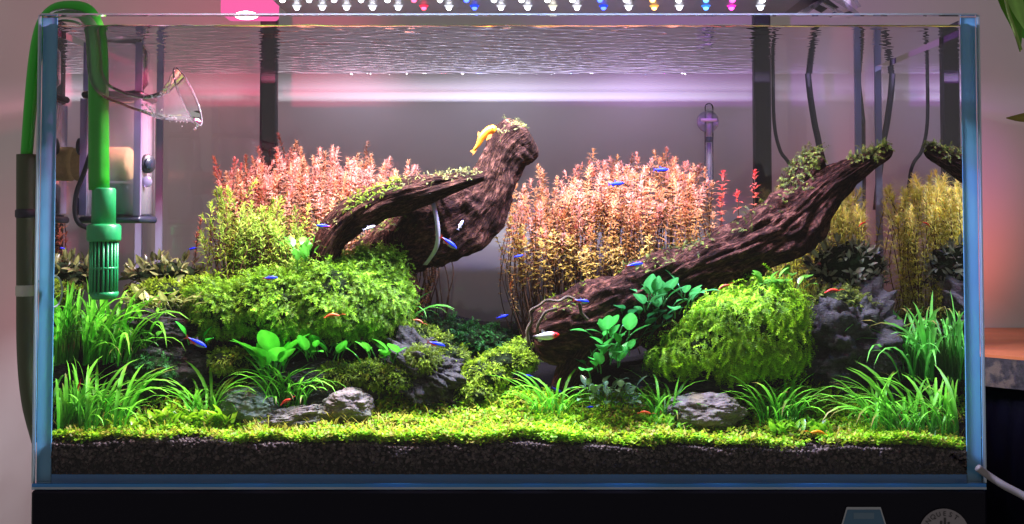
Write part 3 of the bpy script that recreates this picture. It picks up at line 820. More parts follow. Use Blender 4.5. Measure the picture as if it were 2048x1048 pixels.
V_rl = rock(330, 655, 0.165, 85, 45, 0.05, M_rockdark, 'dark rock beneath the variegated leaves on the left', 10, 0.28, 0.1)
rock(1410, 765, 0.15, 150, 50, 0.04, M_rockdark, 'dark rock hidden in the shade under the right moss mound', 11, 0.26, 0.1)

# ------------------------------------------------------------------ driftwood
M_wood = woodmat('dark wet driftwood', (0.004, 0.0025, 0.0025), (0.034, 0.014, 0.010), (0.19, 0.085, 0.058))
def wood_disp(seed, amp=0.16, groove=0.085, knob=0.12, ring=0.0):
    def d(s, t, r):
        w = Vector((s*9+seed, math.cos(t)*0.9+seed*2, math.sin(t)*0.9))
        v = mnoise.fractal(w, 1.0, 2.0, 3)*amp*1.1
        g = mnoise.noise(Vector((s*14+seed, math.cos(t)*4.2+mnoise.noise(w)*1.2, math.sin(t)*4.2)))
        f = mnoise.noise(Vector((s*40+seed, math.cos(t)*9, math.sin(t)*9)))
        rd = 1-abs(mnoise.noise(Vector((s*6+seed*3, math.cos(t)*3.0+mnoise.noise(w*1.3)*0.8, math.sin(t)*3.0))))*2.2
        h = mnoise.noise(Vector((s*90+seed, math.cos(t)*16, math.sin(t)*16)))
        return r*(v - abs(g)*groove*3.6 - max(0, rd)**3*groove*1.6 + f*groove*0.9 + h*groove*0.4 + ring*(mnoise.noise(Vector((s*75+seed+1.5*mnoise.noise(w*1.5), math.cos(t)*1.3, math.sin(t)*1.3)))+0.5*mnoise.noise(Vector((s*170+seed, math.cos(t)*2, math.sin(t)*2)))) + knob*mnoise.noise(Vector((s*28+seed, math.cos(t)*1.5, math.sin(t)*1.5))))
    return d
def limb(name, pts, parent, seed, n=120, k=64, mat=None, flat=1.0, **kw):
    A = catmull([list(P(a, b, y)) + [M(r, y)] for a, b, y, r in pts], n)
    V, F, UV = tube(A[:, :3], np.maximum(A[:, 3], 0.002), k, True, wood_disp(seed, **kw), flat)
    o = obj(name, V, F, mat or M_wood, parent, None, UV)
    return V, F, o
dw1 = empty('driftwood', P(800, 540, 0.19), 'dark driftwood with a raised rounded head above the left moss, moss on its branch', 'driftwood', 'driftwood of the aquascape')
T1 = limb('trunk', [(720, 525, .215, 32), (770, 505, .21, 50), (838, 474, .205, 68), (906, 452, .20, 76), (955, 415, .20, 64), (986, 370, .20, 48), (1003, 330, .20, 43), (1018, 302, .20, 46), (1034, 284, .20, 47), (1048, 274, .20, 43), (1056, 268, .20, 30), (1059, 266, .20, 14)], dw1, 1.3, n=240, k=96, amp=0.20, knob=0.16, groove=0.06, ring=0.11)
T2 = limb('branch', [(634, 550, .145, 24), (654, 508, .145, 29), (680, 464, .145, 35), (722, 424, .145, 40), (780, 397, .145, 36), (850, 378, .145, 29), (915, 362, .145, 20), (968, 352, .145, 9)], dw1, 4.2, n=140, k=72, amp=0.26, knob=0.32)
T2b = limb('root', [(800, 470, .19, 40), (790, 520, .185, 30), (812, 560, .18, 22), (830, 590, .178, 16)], dw1, 6.2, n=40, k=32)
dw2 = empty('driftwood', P(1180, 740, 0.14), 'long reddish dark driftwood rising from the centre to the right pane', 'driftwood', 'driftwood of the aquascape')
T3 = limb('trunk', [(1066, 668, .125, 34), (1090, 664, .125, 62), (1140, 652, .13, 78), (1210, 630, .135, 82), (1300, 588, .145, 66), (1400, 540, .155, 60), (1500, 497, .165, 62), (1572, 452, .175, 68), (1628, 400, .18, 52), (1680, 357, .185, 36), (1730, 326, .19, 24), (1770, 304, .192, 16), (1781, 298, .193, 9)], dw2, 8.1, n=300, k=110, amp=0.18, groove=0.10, knob=0.14)
T4 = limb('knob', [(1588, 400, .19, 40), (1606, 358, .19, 38), (1626, 328, .19, 30), (1643, 316, .188, 20), (1650, 314, .187, 10)], dw2, 2.7, n=50, k=40)
T5 = limb('root', [(1190, 640, .135, 60), (1185, 690, .13, 55), (1150, 740, .125, 40), (1120, 790, .12, 26)], dw2, 9.4, n=50, k=40)
T6 = limb('root', [(1280, 610, .145, 60), (1330, 660, .15, 60), (1380, 720, .15, 50), (1400, 790, .15, 40)], dw2, 5.4, n=50, k=40)
M_paleroot = woodmat('pale root bark', (0.03, 0.022, 0.015), (0.16, 0.125, 0.09), (0.42, 0.36, 0.27))
for k_, pts in enumerate((((1058, 690, .100, 2), (1055, 662, .094, 3), (1064, 640, .090, 2.5), (1061, 622, .090, 3), (1078, 611, .088, 2.5), (1094, 600, .089, 3.5), (1118, 602, .088, 2.5), (1136, 594, .091, 3), (1158, 606, .090, 2.5), (1163, 625, .091, 3), (1176, 640, .092, 1.5)),
        ((1080, 680, .090, 1.5), (1074, 655, .087, 2.5), (1083, 636, .085, 2), (1092, 624, .085, 2.5), (1114, 617, .085, 1.5)))):
    limb('root', pts, dw2, 20+k_, n=60, k=10, mat=M_paleroot, knob=0.5)
M_tie = plain('white cable tie', (0.30, 0.31, 0.36), 0.5)
pt = catmull([P(862, 394, .162), P(868, 412, .152), P(875, 450, .145), P(875, 485, .149), P(866, 508, .158), P(850, 530, .176)], 40)
T_, N_, B_ = frames(pt)
w = M(4.5, .15); V = []; F = []
for i, p in enumerate(pt):
    for a, b in ((-1, 0), (1, 0), (1, 1), (-1, 1)):
        V.append(p + np.array((w*a, 0, 0)) + np.array((0, -0.0013*b, 0)))
for i in range(39):
    for j in range(4):
        j2 = (j+1) % 4; F.append((i*4+j, i*4+j2, i*4+4+j2, i*4+4+j))
tag(obj('cable_tie', V, F, M_tie), 'white cable tie strapped round the left driftwood', 'cable tie')

# ------------------------------------------------------------------ leaf shapes
M_grass = leafmat('grass leaf', 0.45, 0.45, 0.40, 0.25, 0.3, 6)
M_broad = leafmat('broad leaf', 0.30, 0.30, 0.22, 0.5, 0.18, 90)
M_moss = leafmat('moss frond', 0.55, 0.40, 0.45, 0.25, 0.2, 200)
M_stem = leafmat('stem plant leaf', 0.45, 0.50, 0.14, 0.3, 0.15, 80)
M_carpet = leafmat('carpet leaf', 0.5, 0.45, 0.1, 0.3, 0.2, 60)
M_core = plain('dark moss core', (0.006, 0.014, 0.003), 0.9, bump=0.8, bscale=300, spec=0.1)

def blade(L, w, tilt, droop, col0, col1, twist=0.0, seg=7, fold=0.22, tipc=None):
    """long narrow leaf rising from the origin, leaning to +x"""
    V, F, C = [], [], []
    p = np.array((0.0, 0, 0)); ang = tilt
    for i in range(seg+1):
        t = i/seg
        ww = w*(0.55+0.6*math.sin(min(1, t*1.25)*math.pi*0.62))*(1-max(0, (t-0.55)/0.45)**1.7) + w*0.015
        side = np.array((0, math.cos(twist*t), 0)) + np.array((math.cos(ang), 0, -math.sin(ang)))*math.sin(twist*t)
        nrm = np.array((-math.cos(ang), 0, math.sin(ang)))
        V += [p - side*ww + nrm*ww*fold, p, p + side*ww + nrm*ww*fold]
        c = np.array(col0)*(1-t)+np.array(col1)*t
        if tipc is not None and t > 0.85: c = np.array(tipc)
        C += [c, c*1.12, c]
        p = p + np.array((math.sin(ang), 0, math.cos(ang)))*L/seg
        ang += droop/seg*(0.5+1.0*t)
    for i in range(seg):
        for j in (0, 1):
            a = i*3+j; F.append((a, a+1, a+4, a+3))
    return np.array(V), F, np.array(C)

def ovate(L, W, petiole, tilt, droop, col, colm, cup=0.15, seg=6, lobes=0.0, petr=0.0007):
    """stalked broad leaf: stalk from the origin, blade leaning to +x"""
    V, F, C = [], [], []
    path = []
    p = np.array((0.0, 0, 0)); ang = tilt*0.4
    for i in range(5):
        path.append(p.copy()); p = p + np.array((math.sin(ang), 0, math.cos(ang)))*petiole/4; ang += tilt*0.15
    tv, tf, _ = tube(path, petr, 5, True)
    tv = list(tv); V += tv; F += [tuple(f) for f in tf]; C += [np.array(col)*0.6]*len(tv)
    n0 = len(V); p = path[-1].copy(); ang = tilt
    across = (-1, -0.55, 0, 0.55, 1)
    for i in range(seg+1):
        t = i/seg
        ww = W*math.sin(math.pi*min(1, t*0.93+0.03)**0.78)**0.85 + W*0.02
        nrm = np.array((-math.cos(ang), 0, math.sin(ang)))
        for a in across:
            V.append(p + np.array((0, a*ww, 0)) + nrm*ww*(cup*abs(a)+lobes*math.sin(t*9+a*2)))
            C.append(np.array(colm) if a == 0 else np.array(col)*(0.92+0.16*((i+int(a*2)) % 2)))
        p = p + np.array((math.sin(ang), 0, math.cos(ang)))*L/seg; ang += droop/seg
    for i in range(seg):
        for j in range(4):
            a = n0+i*5+j; F.append((a, a+1, a+6, a+5))
    return np.array(V), F, np.array(C)

def frond(L, nseg, ll, lw, droop, c0, c1, rs, flat=0.5):
    """moss shoot along +x that bends down, with small side leaflets"""
    V, F, C = [], [], []
    p = np.array((0.0, 0, 0)); ang = 0.35; yaw = rs.normal(0, 0.2)
    for i in range(nseg+1):
        t = i/nseg
        d = np.array((math.cos(ang)*math.cos(yaw), math.cos(ang)*math.sin(yaw), math.sin(ang)))
        s = np.array((-math.sin(yaw), math.cos(yaw), 0)); u = np.cross(d, s)
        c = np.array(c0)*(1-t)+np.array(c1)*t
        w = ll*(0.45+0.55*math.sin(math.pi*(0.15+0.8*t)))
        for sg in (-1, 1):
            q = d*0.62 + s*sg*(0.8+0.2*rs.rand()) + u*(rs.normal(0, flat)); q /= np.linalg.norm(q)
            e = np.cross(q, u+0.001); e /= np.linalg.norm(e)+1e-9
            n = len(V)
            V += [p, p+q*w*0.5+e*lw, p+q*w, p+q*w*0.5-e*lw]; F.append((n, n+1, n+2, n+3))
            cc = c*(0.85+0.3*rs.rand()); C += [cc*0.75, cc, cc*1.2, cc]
        n = len(V); st = L/nseg
        pn = p + d*st
        V += [p+s*lw*0.7, pn+s*lw*0.6, pn-s*lw*0.6, p-s*lw*0.7]; F.append((n, n+1, n+2, n+3)); C += [c, c*1.1, c*1.1, c]
        p = pn; ang -= droop/nseg*(0.6+0.8*t); yaw += rs.normal(0, 0.12)
    return np.array(V), F, np.array(C)

# ------------------------------------------------------------------ grass clumps
GR0, GR1 = lin(48, 142, 24), lin(135, 228, 62)
GB0, GB1 = lin(48, 145, 42), lin(125, 222, 88)
GY0, GY1 = lin(60, 130, 20), lin(150, 215, 50)
def grass_protos(c0, c1, seed, n=14, w=0.0015):
    rs = np.random.RandomState(seed); out = []
    for i in range(n):
        k = 0.75+0.5*rs.rand()
        out.append(blade(1.0, w/0.07*(0.6+0.45*rs.rand()), 0.05+0.45*rs.rand(), 1.1+2.3*rs.rand()**1.1, np.array(c0)*k, np.array(c1)*k, rs.normal(0, 0.5), tipc=(np.array((0.28, 0.26, 0.06)) if rs.rand() < 0.25 else None)))
    return out
GP = {'green': grass_protos(GR0, GR1, 1), 'back': grass_protos(GB0, GB1, 2), 'yellow': grass_protos(GY0, GY1, 3)}
GMESH = {k: [mk('leaf', V, F, M_grass, C) for V, F, C in p] for k, p in GP.items()}
def grass(px, py, y, n, h, wid, kind, lab, dep=0.02, seed=0, lean=0.0, out=1.0, back=0.6):
    """px, py: foot of the clump in the picture; h: leaf length and wid: foot width in pixels at depth y"""
    rs = np.random.RandomState(100+seed)
    c = P(px, py, y)
    t = empty('grass_plant', c, lab, 'plant', 'tufts of long grassy leaves')
    W = M(wid, y); Lh = M(h, y)
    for i in range(n):
        u = rs.uniform(-1, 1); v = rs.uniform(-1, 1)
        b = c + np.array((u*W/2, v*dep, -0.002-0.004*rs.rand()))
        b[0] = min(max(b[0], -TX+G+0.006), TX-G-0.006); b[1] = max(b[1], G+0.006)
        L = Lh*(0.45+0.75*rs.rand()**1.3)
        yaw = rs.uniform(0, 2*math.pi)
        if abs(u) > 0.3 and rs.rand() < 0.55: yaw = (0 if u > 0 else math.pi)+rs.normal(0, 0.7)
        # a leaf must stay behind the front glass and inside the end panes
        reach = L*0.85*out
        if b[1] - max(0, -math.sin(yaw))*reach < G+0.004: yaw = abs(math.atan2(math.sin(yaw), math.cos(yaw)))
        ex = b[0]+math.cos(yaw)*reach
        fit = 1.0
        if ex < -TX+G+0.004: fit = max(0.12, (b[0]+TX-G-0.004)/(reach*abs(math.cos(yaw))+1e-6))
        if ex > TX-G-0.004: fit = max(0.12, (TX-G-0.004-b[0])/(reach*abs(math.cos(yaw))+1e-6))
        sc_ = Matrix.Diagonal((L*out*fit, L**0.5*0.07**0.5, L, 1))
        m = Matrix.Translation(b) @ Matrix.Rotation(lean*0.4, 4, 'Y') @ Matrix.Rotation(yaw, 4, 'Z') @ sc_
        link('leaf', GMESH[kind][rs.randint(14)], t, m)
    return t
# front glass side first
grass(165, 852, 0.050, 182, 155, 190, 'green', 'large bright green grass tuft in the front left corner', 0.025, 1)
grass(175, 715, 0.115, 169, 185, 220, 'green', 'tall green grass tuft around the strainer, behind the front left tuft', 0.03, 2)
grass(412, 832, 0.075, 44, 125, 60, 'green', 'dark green grass tuft with arching leaves above the left yellow rosettes', 0.012, 3, lean=-0.1, out=1.2)
grass(575, 800, 0.085, 80, 118, 80, 'green', 'bright grass tuft below the left broad leaved plant, beside the algae stone', 0.015, 4, out=1.15)
grass(1098, 828, 0.075, 46, 112, 70, 'green', 'grass tuft with upright leaves below the cut end of the right driftwood', 0.012, 5, out=1.2)
grass(1325, 832, 0.068, 33, 110, 44, 'green', 'small grass tuft just left of the rough grey stone', 0.01, 6, lean=0.1, out=1.2)
grass(1560, 838, 0.068, 75, 115, 90, 'green', 'grass tuft just right of the rough grey stone, below the right moss', 0.015, 7, out=1.2)
grass(1840, 858, 0.052, 182, 140, 210, 'green', 'large bright green grass tuft in the front right corner', 0.025, 8, out=1.15)
grass(1862, 745, 0.120, 156, 180, 165, 'back', 'tall darker grass tuft behind the front right tuft, beside the tall rock', 0.03, 9)
grass(790, 655, 0.175, 33, 95, 60, 'back', 'dark grass tuft hanging at the right edge of the left moss mound', 0.01, 10, lean=0.35, out=1.2)
grass(1095, 845, 0.062, 59, 42, 190, 'yellow', 'row of short thin grass at the foot of the driftwood end', 0.012, 11)

# small yellow green rosettes at the front left and right
def rosette(px, py, y, n, h, wid, lab, seed, col=(120, 190, 30), dep=0.012):
    rs = np.random.RandomState(300+seed); c = P(px, py, y)
    t = empty('rosette_plant', c, lab, 'plant', 'low yellow green rosettes')
    ms = [mk('leaf', *[q for q in (b[0], b[1])], M_broad, b[2]) for b in [blade(1.0, 0.13, 0.35+0.5*rs.rand(), 0.5+0.7*rs.rand(), lin(*col, 0.6), lin(col[0]+40, min(255, col[1]+25), col[2]+10), rs.normal(0, .3), seg=6) for _ in range(8)]]
    for i in range(n):
        b = c + np.array((M(wid, y)/2*rs.uniform(-1, 1), dep*rs.uniform(-1, 1), rs.uniform(0, 0.25)*M(h, y)))
        L = M(h, y)*(0.6+0.6*rs.rand())
        link('leaf', ms[rs.randint(8)], t, Matrix.Translation(b) @ Matrix.Rotation(rs.rand()*6.28, 4, 'Z') @ Matrix.Scale(L, 4))
rosette(385, 848, 0.058, 95, 36, 180, 'low yellow green leafy rosettes along the front left of the algae stone', 1)
rosette(1600, 868, 0.052, 80, 34, 120, 'low yellow green leafy rosettes below the tuft right of the grey stone', 2, (110, 195, 35))
rosette(1322, 862, 0.055, 40, 34, 60, 'small yellow green rosette left of the rough grey stone', 3, (105, 195, 40))
rosette(262, 862, 0.050, 30, 34, 60, 'small yellow rosette at the foot of the front left grass', 4, (130, 190, 30))

# ------------------------------------------------------------------ broad leaved plants
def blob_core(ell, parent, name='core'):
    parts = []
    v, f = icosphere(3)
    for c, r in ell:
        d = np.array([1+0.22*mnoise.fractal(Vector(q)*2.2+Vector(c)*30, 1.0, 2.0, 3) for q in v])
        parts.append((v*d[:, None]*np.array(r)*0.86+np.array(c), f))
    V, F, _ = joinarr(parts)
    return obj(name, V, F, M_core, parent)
def on_blobs(ell, n, rs, weep=0.6, frontonly=True):
    """spots on the outside of a heap of ellipsoids: place and outward direction"""
    out = []; area = np.array([r[0]*r[2] for c, r in ell]); area = area/area.sum()
    while len(out) < n:
        k = rs.choice(len(ell), p=area); c, r = ell[k]; c = np.array(c); r = np.array(r)
        q = rs.normal(0, 1, 3); q /= np.linalg.norm(q)
        if frontonly and q[1] > 0.45: continue
        if q[2] < -0.75: continue
        p = c + q*r
        if any(j != k and (((p-np.array(c2))/np.array(r2))**2).sum() < 0.72 for j, (c2, r2) in enumerate(ell)): continue
        nn = q/r; nn /= np.linalg.norm(nn)
        lump = 1+0.26*mnoise.fractal(Vector(p)*34, 1.0, 2.0, 3)
        if rs.rand() > 0.72+1.5*mnoise.noise(Vector(p)*62): continue
        out.append((c+(p-c)*(0.84*lump), nn))
    return out
def broad(px, py, y, leaves, lab, col, seed, size=38, cat='plant', n=None, wid=50, dep=0.02, name='broad_leaf_plant', shape=0.29, tilt=(0.3, 1.25), pet=0.7, colv=0.15, group='broad leaved plants', hgt=0.0, core=None):
    rs = np.random.RandomState(500+seed); c = P(px, py, y)
    t = empty(name, c, lab, 'plant', group)
    if core:
        ell = [(P(a, b_, y), (M(rx, y), rd, M(ry, y))) for a, b_, rx, ry, rd in core]; blob_core(ell, t)
        spots = on_blobs(ell, n, rs)
    ms = []
    for k in range(8):
        cc = np.array(lin(*col))*(1+colv*rs.normal(0, 1)); cc = np.clip(cc, 0.002, 0.9)
        v, f, c_ = ovate(1.0, shape*(0.85+0.3*rs.rand()), pet*(0.7+0.6*rs.rand()), tilt[0]+(tilt[1]-tilt[0])*rs.rand(), 0.25+0.6*rs.rand(), cc, cc*1.35, 0.12+0.15*rs.rand(), petr=0.035, lobes=0.04)
        ms.append(mk('leaf', v, f, M_broad, c_))
    lst = leaves or [(rs.uniform(-1, 1), rs.uniform(-1, 1), None, None) for _ in range(n)]
    for i, lf in enumerate(lst):
        u, v, yaw, sc_ = lf
        b = c + np.array((u*M(wid, y)/2, v*dep, hgt*M(1, y)*rs.rand()))
        if yaw is None: yaw = rs.normal(-1.57, 1.0) if rs.rand() < 0.65 else math.atan2(v, u)+rs.normal(0, 0.7)
        s = M(size, y)*(sc_ or (0.7+0.5*rs.rand()))
        if core:
            q, nn = spots[i]; m = basis(rs.normal(0, 1, 3), nn+np.array((0, 0, 0.5)), q, s)
            link('leaf', ms[rs.randint(8)], t, m); continue
        link('leaf', ms[rs.randint(8)], t, Matrix.Translation(b) @ Matrix.Rotation(yaw, 4, 'Z') @ Matrix.Scale(s, 4))
    return t
D = math.radians
broad(545, 745, 0.100, [(-.7, -.3, D(185), 1.1), (-.3, 0, D(215), 1.35), (0, -.2, D(268), 1.5), (.2, .2, D(80), 1.3), (.5, 0, D(-20), 1.3), (.6, -.5, D(-50), 1.1), (-.5, -.8, D(230), .9), (.1, .6, D(100), 1.3), (.8, .3, D(10), 1.0), (-.1, -.5, D(250), 1.2), (.3, -.6, D(290), 1.2), (-.9, .3, D(170), 1.0), (.9, -.2, D(-30), .9)], 'bright green broad leaved plant beside the left grass tuft', (70, 180, 38), 1, 56, pet=0.4, shape=0.27, tilt=(0.1, 0.8))
broad(648, 725, 0.105, None, 'bright green broad leaved plant below the middle of the left moss mound', (66, 172, 40), 2, 34, n=22, wid=75, pet=0.5, hgt=22)
broad(762, 728, 0.100, None, 'bright green broad leaved plant beside the craggy middle rock', (82, 185, 48), 3, 36, n=14, wid=80, pet=0.5, hgt=15)
broad(1325, 640, 0.105, None, 'upper bluish green broad leaved plant on the right driftwood', (60, 140, 72), 4, 40, n=34, wid=110, pet=0.45, hgt=50)
broad(1215, 755, 0.085, None, 'lower green broad leaved plant hanging below the right driftwood', (58, 150, 60), 5, 38, n=36, wid=85, pet=0.45, hgt=85)
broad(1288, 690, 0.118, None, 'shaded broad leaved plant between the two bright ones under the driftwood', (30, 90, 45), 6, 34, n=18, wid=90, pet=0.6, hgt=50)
broad(605, 535, 0.150, None, 'broad leaved sprig on top of the left moss below the driftwood branch', (85, 170, 55), 7, 26, n=20, wid=50, pet=0.6, hgt=38)
broad(1560, 580, 0.120, None, 'broad leaved sprig on the top of the right moss mound', (95, 165, 55), 8, 26, n=22, wid=90, pet=0.6, hgt=18)
broad(390, 690, 0.110, [(-.5, 0, D(170), 1.0), (.5, 0, D(-10), .8), (.9, -.3, D(-40), .7)], 'three bright green leaves in the dark gap left of the moss', (60, 205, 55), 9, 34, pet=0.5)
# narrow leaved and dark plants
broad(330, 632, 0.130, None, 'variegated pale and green leaved plant left of the big moss mound', (150, 165, 90), 10, 34, n=46, wid=150, pet=0.5, name='leafy_plant', shape=0.20, tilt=(0.5, 1.3), group='narrow leaved plants', colv=0.3, hgt=25)
broad(265, 690, 0.115, None, 'green pointed leaved plant behind the left front grass', (95, 175, 50), 11, 36, n=26, wid=130, pet=0.4, name='leafy_plant', shape=0.18, tilt=(0.5, 1.3), group='narrow leaved plants', hgt=15)
broad(330, 565, 0.215, None, 'brown green narrow leaved bush in front of the rear left corner', (110, 118, 68), 12, 22, n=170, wid=175, pet=0.4, name='leafy_bush', shape=0.18, tilt=(0.3, 1.5), group='narrow leaved plants', colv=0.3, hgt=50, dep=0.03, core=[(335, 552, 75, 30, .025)])
broad(150, 560, 0.190, None, 'dull green narrow leaved bush against the left pane', (115, 130, 75), 13, 24, n=90, wid=120, pet=0.4, name='leafy_bush', shape=0.16, tilt=(0.3, 1.5), group='narrow leaved plants', colv=0.25, hgt=50, dep=0.03, core=[(150, 550, 60, 30, .025)])
broad(1695, 575, 0.205, None, 'dark grey green bush with pale leaf edges under the driftwood tip', (122, 132, 108), 14, 19, n=300, wid=190, core=[(1695, 535, 78, 52, .03)], pet=0.3, name='leafy_bush', shape=0.20, tilt=(0.3, 1.5), group='narrow leaved plants', colv=0.45, hgt=105, dep=0.04)
broad(1215, 815, 0.070, None, 'grey green small leaved plant below the lower broad leaves', (100, 135, 100), 15, 25, n=52, wid=105, pet=0.5, name='leafy_plant', shape=0.27, tilt=(0.5, 1.4), group='narrow leaved plants', colv=0.2, hgt=38, dep=0.015)

# ------------------------------------------------------------------ moss
def moss_protos(seed, L, ll, lw, c0, c1, n=8, nseg=7, droop=1.2, flat=0.5):
    rs = np.random.RandomState(seed)
    return [frond(L*(0.75+0.5*rs.rand()), nseg, ll, lw, droop*(0.6+0.8*rs.rand()), np.array(c0), np.array(c1)*(0.75+0.5*rs.rand()), rs, flat) for _ in range(n)]
def moss(name, lab, ell_px, n, protos, seed, weep=0.6, nparts=300, core=True):
    rs = np.random.RandomState(seed)
    ell = [(P(a, b, y), (M(rx, y), rd, M(ry, y))) for a, b, y, rx, ry, rd in ell_px]
    base = np.mean([e[0] for e in ell], axis=0); base[2] = min(e[0][2]-e[1][2] for e in ell)
    t = empty(name, base, lab, 'moss', 'moss of the aquascape')
    if core: blob_core(ell, t)
    mats = []
    for p, nn in on_blobs(ell, n, rs):
        d = nn*0.75 + rs.normal(0, 0.45, 3) + np.array((0, -0.1, -weep*(0.4+0.6*(1-max(0, nn[2])))))
        mats.append((rs.randint(len(protos)), basis(d, nn+np.array((0, 0, 0.3)), p, 0.55+1.0*rs.rand()**1.5)))
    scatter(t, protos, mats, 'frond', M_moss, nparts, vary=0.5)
    return t
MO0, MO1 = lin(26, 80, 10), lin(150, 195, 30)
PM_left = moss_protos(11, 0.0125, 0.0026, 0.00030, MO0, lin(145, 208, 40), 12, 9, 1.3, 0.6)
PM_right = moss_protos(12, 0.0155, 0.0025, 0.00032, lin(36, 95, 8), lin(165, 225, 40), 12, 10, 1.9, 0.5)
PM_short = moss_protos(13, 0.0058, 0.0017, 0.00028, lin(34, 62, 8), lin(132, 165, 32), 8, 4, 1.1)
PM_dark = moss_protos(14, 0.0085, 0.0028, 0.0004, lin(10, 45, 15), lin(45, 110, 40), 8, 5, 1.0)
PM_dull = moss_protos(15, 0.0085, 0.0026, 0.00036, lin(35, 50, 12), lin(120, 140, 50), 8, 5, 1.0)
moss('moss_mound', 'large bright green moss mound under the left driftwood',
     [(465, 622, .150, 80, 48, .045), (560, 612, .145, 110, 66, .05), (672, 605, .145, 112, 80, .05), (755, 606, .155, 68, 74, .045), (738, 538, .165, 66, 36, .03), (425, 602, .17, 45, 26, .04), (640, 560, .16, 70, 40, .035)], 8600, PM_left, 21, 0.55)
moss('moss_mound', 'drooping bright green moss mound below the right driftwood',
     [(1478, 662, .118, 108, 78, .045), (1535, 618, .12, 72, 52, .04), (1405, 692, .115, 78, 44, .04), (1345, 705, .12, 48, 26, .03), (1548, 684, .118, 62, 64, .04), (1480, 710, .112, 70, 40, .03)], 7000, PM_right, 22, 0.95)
moss('moss_cushion', 'yellow green moss cushion below the bright leaves left of centre', [(690, 752, .105, 58, 24, .022), (745, 748, .105, 50, 26, .022), (790, 758, .10, 42, 30, .02)], 2520, PM_short, 23, 0.4, 60)
moss('moss_cushion', 'moss cushion on the left shoulder of the craggy middle rock', [(845, 718, .105, 42, 24, .02)], 1152, PM_short, 24, 0.4, 60)
moss('moss_cushion', 'moss running along the top of the craggy middle rock', [(800, 668, .15, 70, 22, .02), (870, 690, .14, 40, 22, .02), (905, 712, .135, 30, 22, .02)], 1800, PM_short, 25, 0.4, 60)
moss('moss_cushion', 'moss bank sloping down left of the cut end of the right driftwood', [(1022, 722, .145, 58, 24, .03), (968, 752, .125, 50, 28, .025), (948, 785, .11, 44, 20, .02), (1040, 698, .16, 24, 16, .02)], 3600, PM_short, 26, 0.4, 90)
moss('moss_cushion', 'dark green moss carpet at the back in the middle', [(900, 668, .25, 75, 30, .03), (970, 680, .24, 60, 26, .03), (850, 650, .26, 40, 24, .03)], 700, PM_dark, 27, 0.3, 60)
moss('moss_cushion', 'flat moss cushion between the rear left bush and the big moss mound', [(330, 588, .18, 75, 26, .03), (400, 575, .19, 40, 24, .03)], 1800, PM_short, 28, 0.3, 60)
moss('moss_cushion', 'flat moss cap on the tall dark rock at right', [(1672, 600, .155, 55, 22, .03), (1705, 612, .155, 40, 18, .03)], 450, PM_dull, 29, 0.4, 60)
moss('moss_cushion', 'small moss cushion below the three bright leaves', [(460, 722, .11, 42, 22, .018)], 864, PM_short, 30, 0.5, 40)
moss('moss_cushion', 'dim moss patch on the dark rock behind the left front grass', [(310, 740, .105, 50, 30, .02)], 220, PM_dark, 31, 0.4, 40)

def moss_on(V, n, rs, protos, name, lab, box_px, minz=0.25, scale=1.0, nparts=60):
    """moss tufts on the upper side of a limb, within a window of the picture"""
    nv = len(V)
    k = {len(T1[0]): 96, len(T2[0]): 72, len(T3[0]): 110, len(T4[0]): 40}.get(nv, 40)
    A = V[:-2].reshape(-1, k, 3); cen = A.mean(axis=1, keepdims=True)
    Nn = (A-cen); Nn /= np.linalg.norm(Nn, axis=2, keepdims=True)
    pts, nr = A.reshape(-1, 3), Nn.reshape(-1, 3)
    d = pts - np.array((0, CAM_Y, EYE_Z)); dep = d@_f
    px = PPX + FPX*(d@_r)/dep; py = PPY - FPX*(d@_u)/dep
    x0, x1, y0, y1 = box_px
    ok = np.where((px > x0) & (px < x1) & (py > y0) & (py < y1) & (nr[:, 2] > minz) & (nr[:, 1] < 0.6))[0]
    if len(ok) == 0: print('no spot', lab); return
    t = empty(name, pts[ok].mean(axis=0), lab, 'moss', 'moss of the aquascape')
    mats = []
    for i in rs.choice(ok, n):
        p, nn = pts[i]+rs.normal(0, 0.0008, 3), nr[i]
        dd = nn*0.35 + rs.normal(0, 0.6, 3) + np.array((0, -0.15, -0.1))
        mats.append((rs.randint(len(protos)), basis(dd, nn, p, scale*(0.7+0.6*rs.rand()))))
    scatter(t, protos, mats, 'frond', M_moss, nparts)
rs = np.random.RandomState(77)
PM_pale = moss_protos(16, 0.0060, 0.0018, 0.00028, lin(70, 70, 35), lin(150, 155, 85), 8, 4, 0.9)
moss_on(T2[0], 240, rs, PM_short, 'moss_tuft', 'yellow green moss tuft on the bend of the left driftwood branch', (690, 800, 350, 425))
moss_on(T2[0], 170, rs, PM_pale, 'moss_tuft', 'pale dry moss along the end of the left driftwood branch', (800, 960, 330, 385), 0.35, 0.8)
moss_on(T2[0], 60, rs, PM_pale, 'moss_tuft', 'sparse pale moss at the foot of the left driftwood branch', (630, 700, 410, 500), 0.2, 0.8)
moss_on(T1[0], 130, rs, PM_pale, 'moss_tuft', 'pale moss cap on the raised head of the left driftwood', (1000, 1085, 230, 300), 0.3, 0.75)
moss_on(T1[0], 90, rs, PM_dull, 'moss_tuft', 'thin dull moss in the hollow of the left driftwood', (720, 830, 430, 520), 0.0, 0.9)
moss_on(T3[0], 120, rs, PM_short, 'moss_tuft', 'bright moss on the cut end of the right driftwood', (1080, 1165, 560, 640), 0.5, 0.8)
moss_on(T3[0], 170, rs, PM_dull, 'moss_tuft', 'moss strip along the lower back of the right driftwood', (1200, 1420, 440, 545), 0.6, 0.75)
moss_on(T3[0], 70, rs, PM_dull, 'moss_tuft', 'scattered moss on the upper back of the right driftwood', (1430, 1640, 340, 500), 0.5, 0.8)
moss_on(T3[0], 170, rs, PM_dull, 'moss_tuft', 'moss tuft on the tip of the right driftwood', (1695, 1775, 270, 330), 0.3, 0.9)
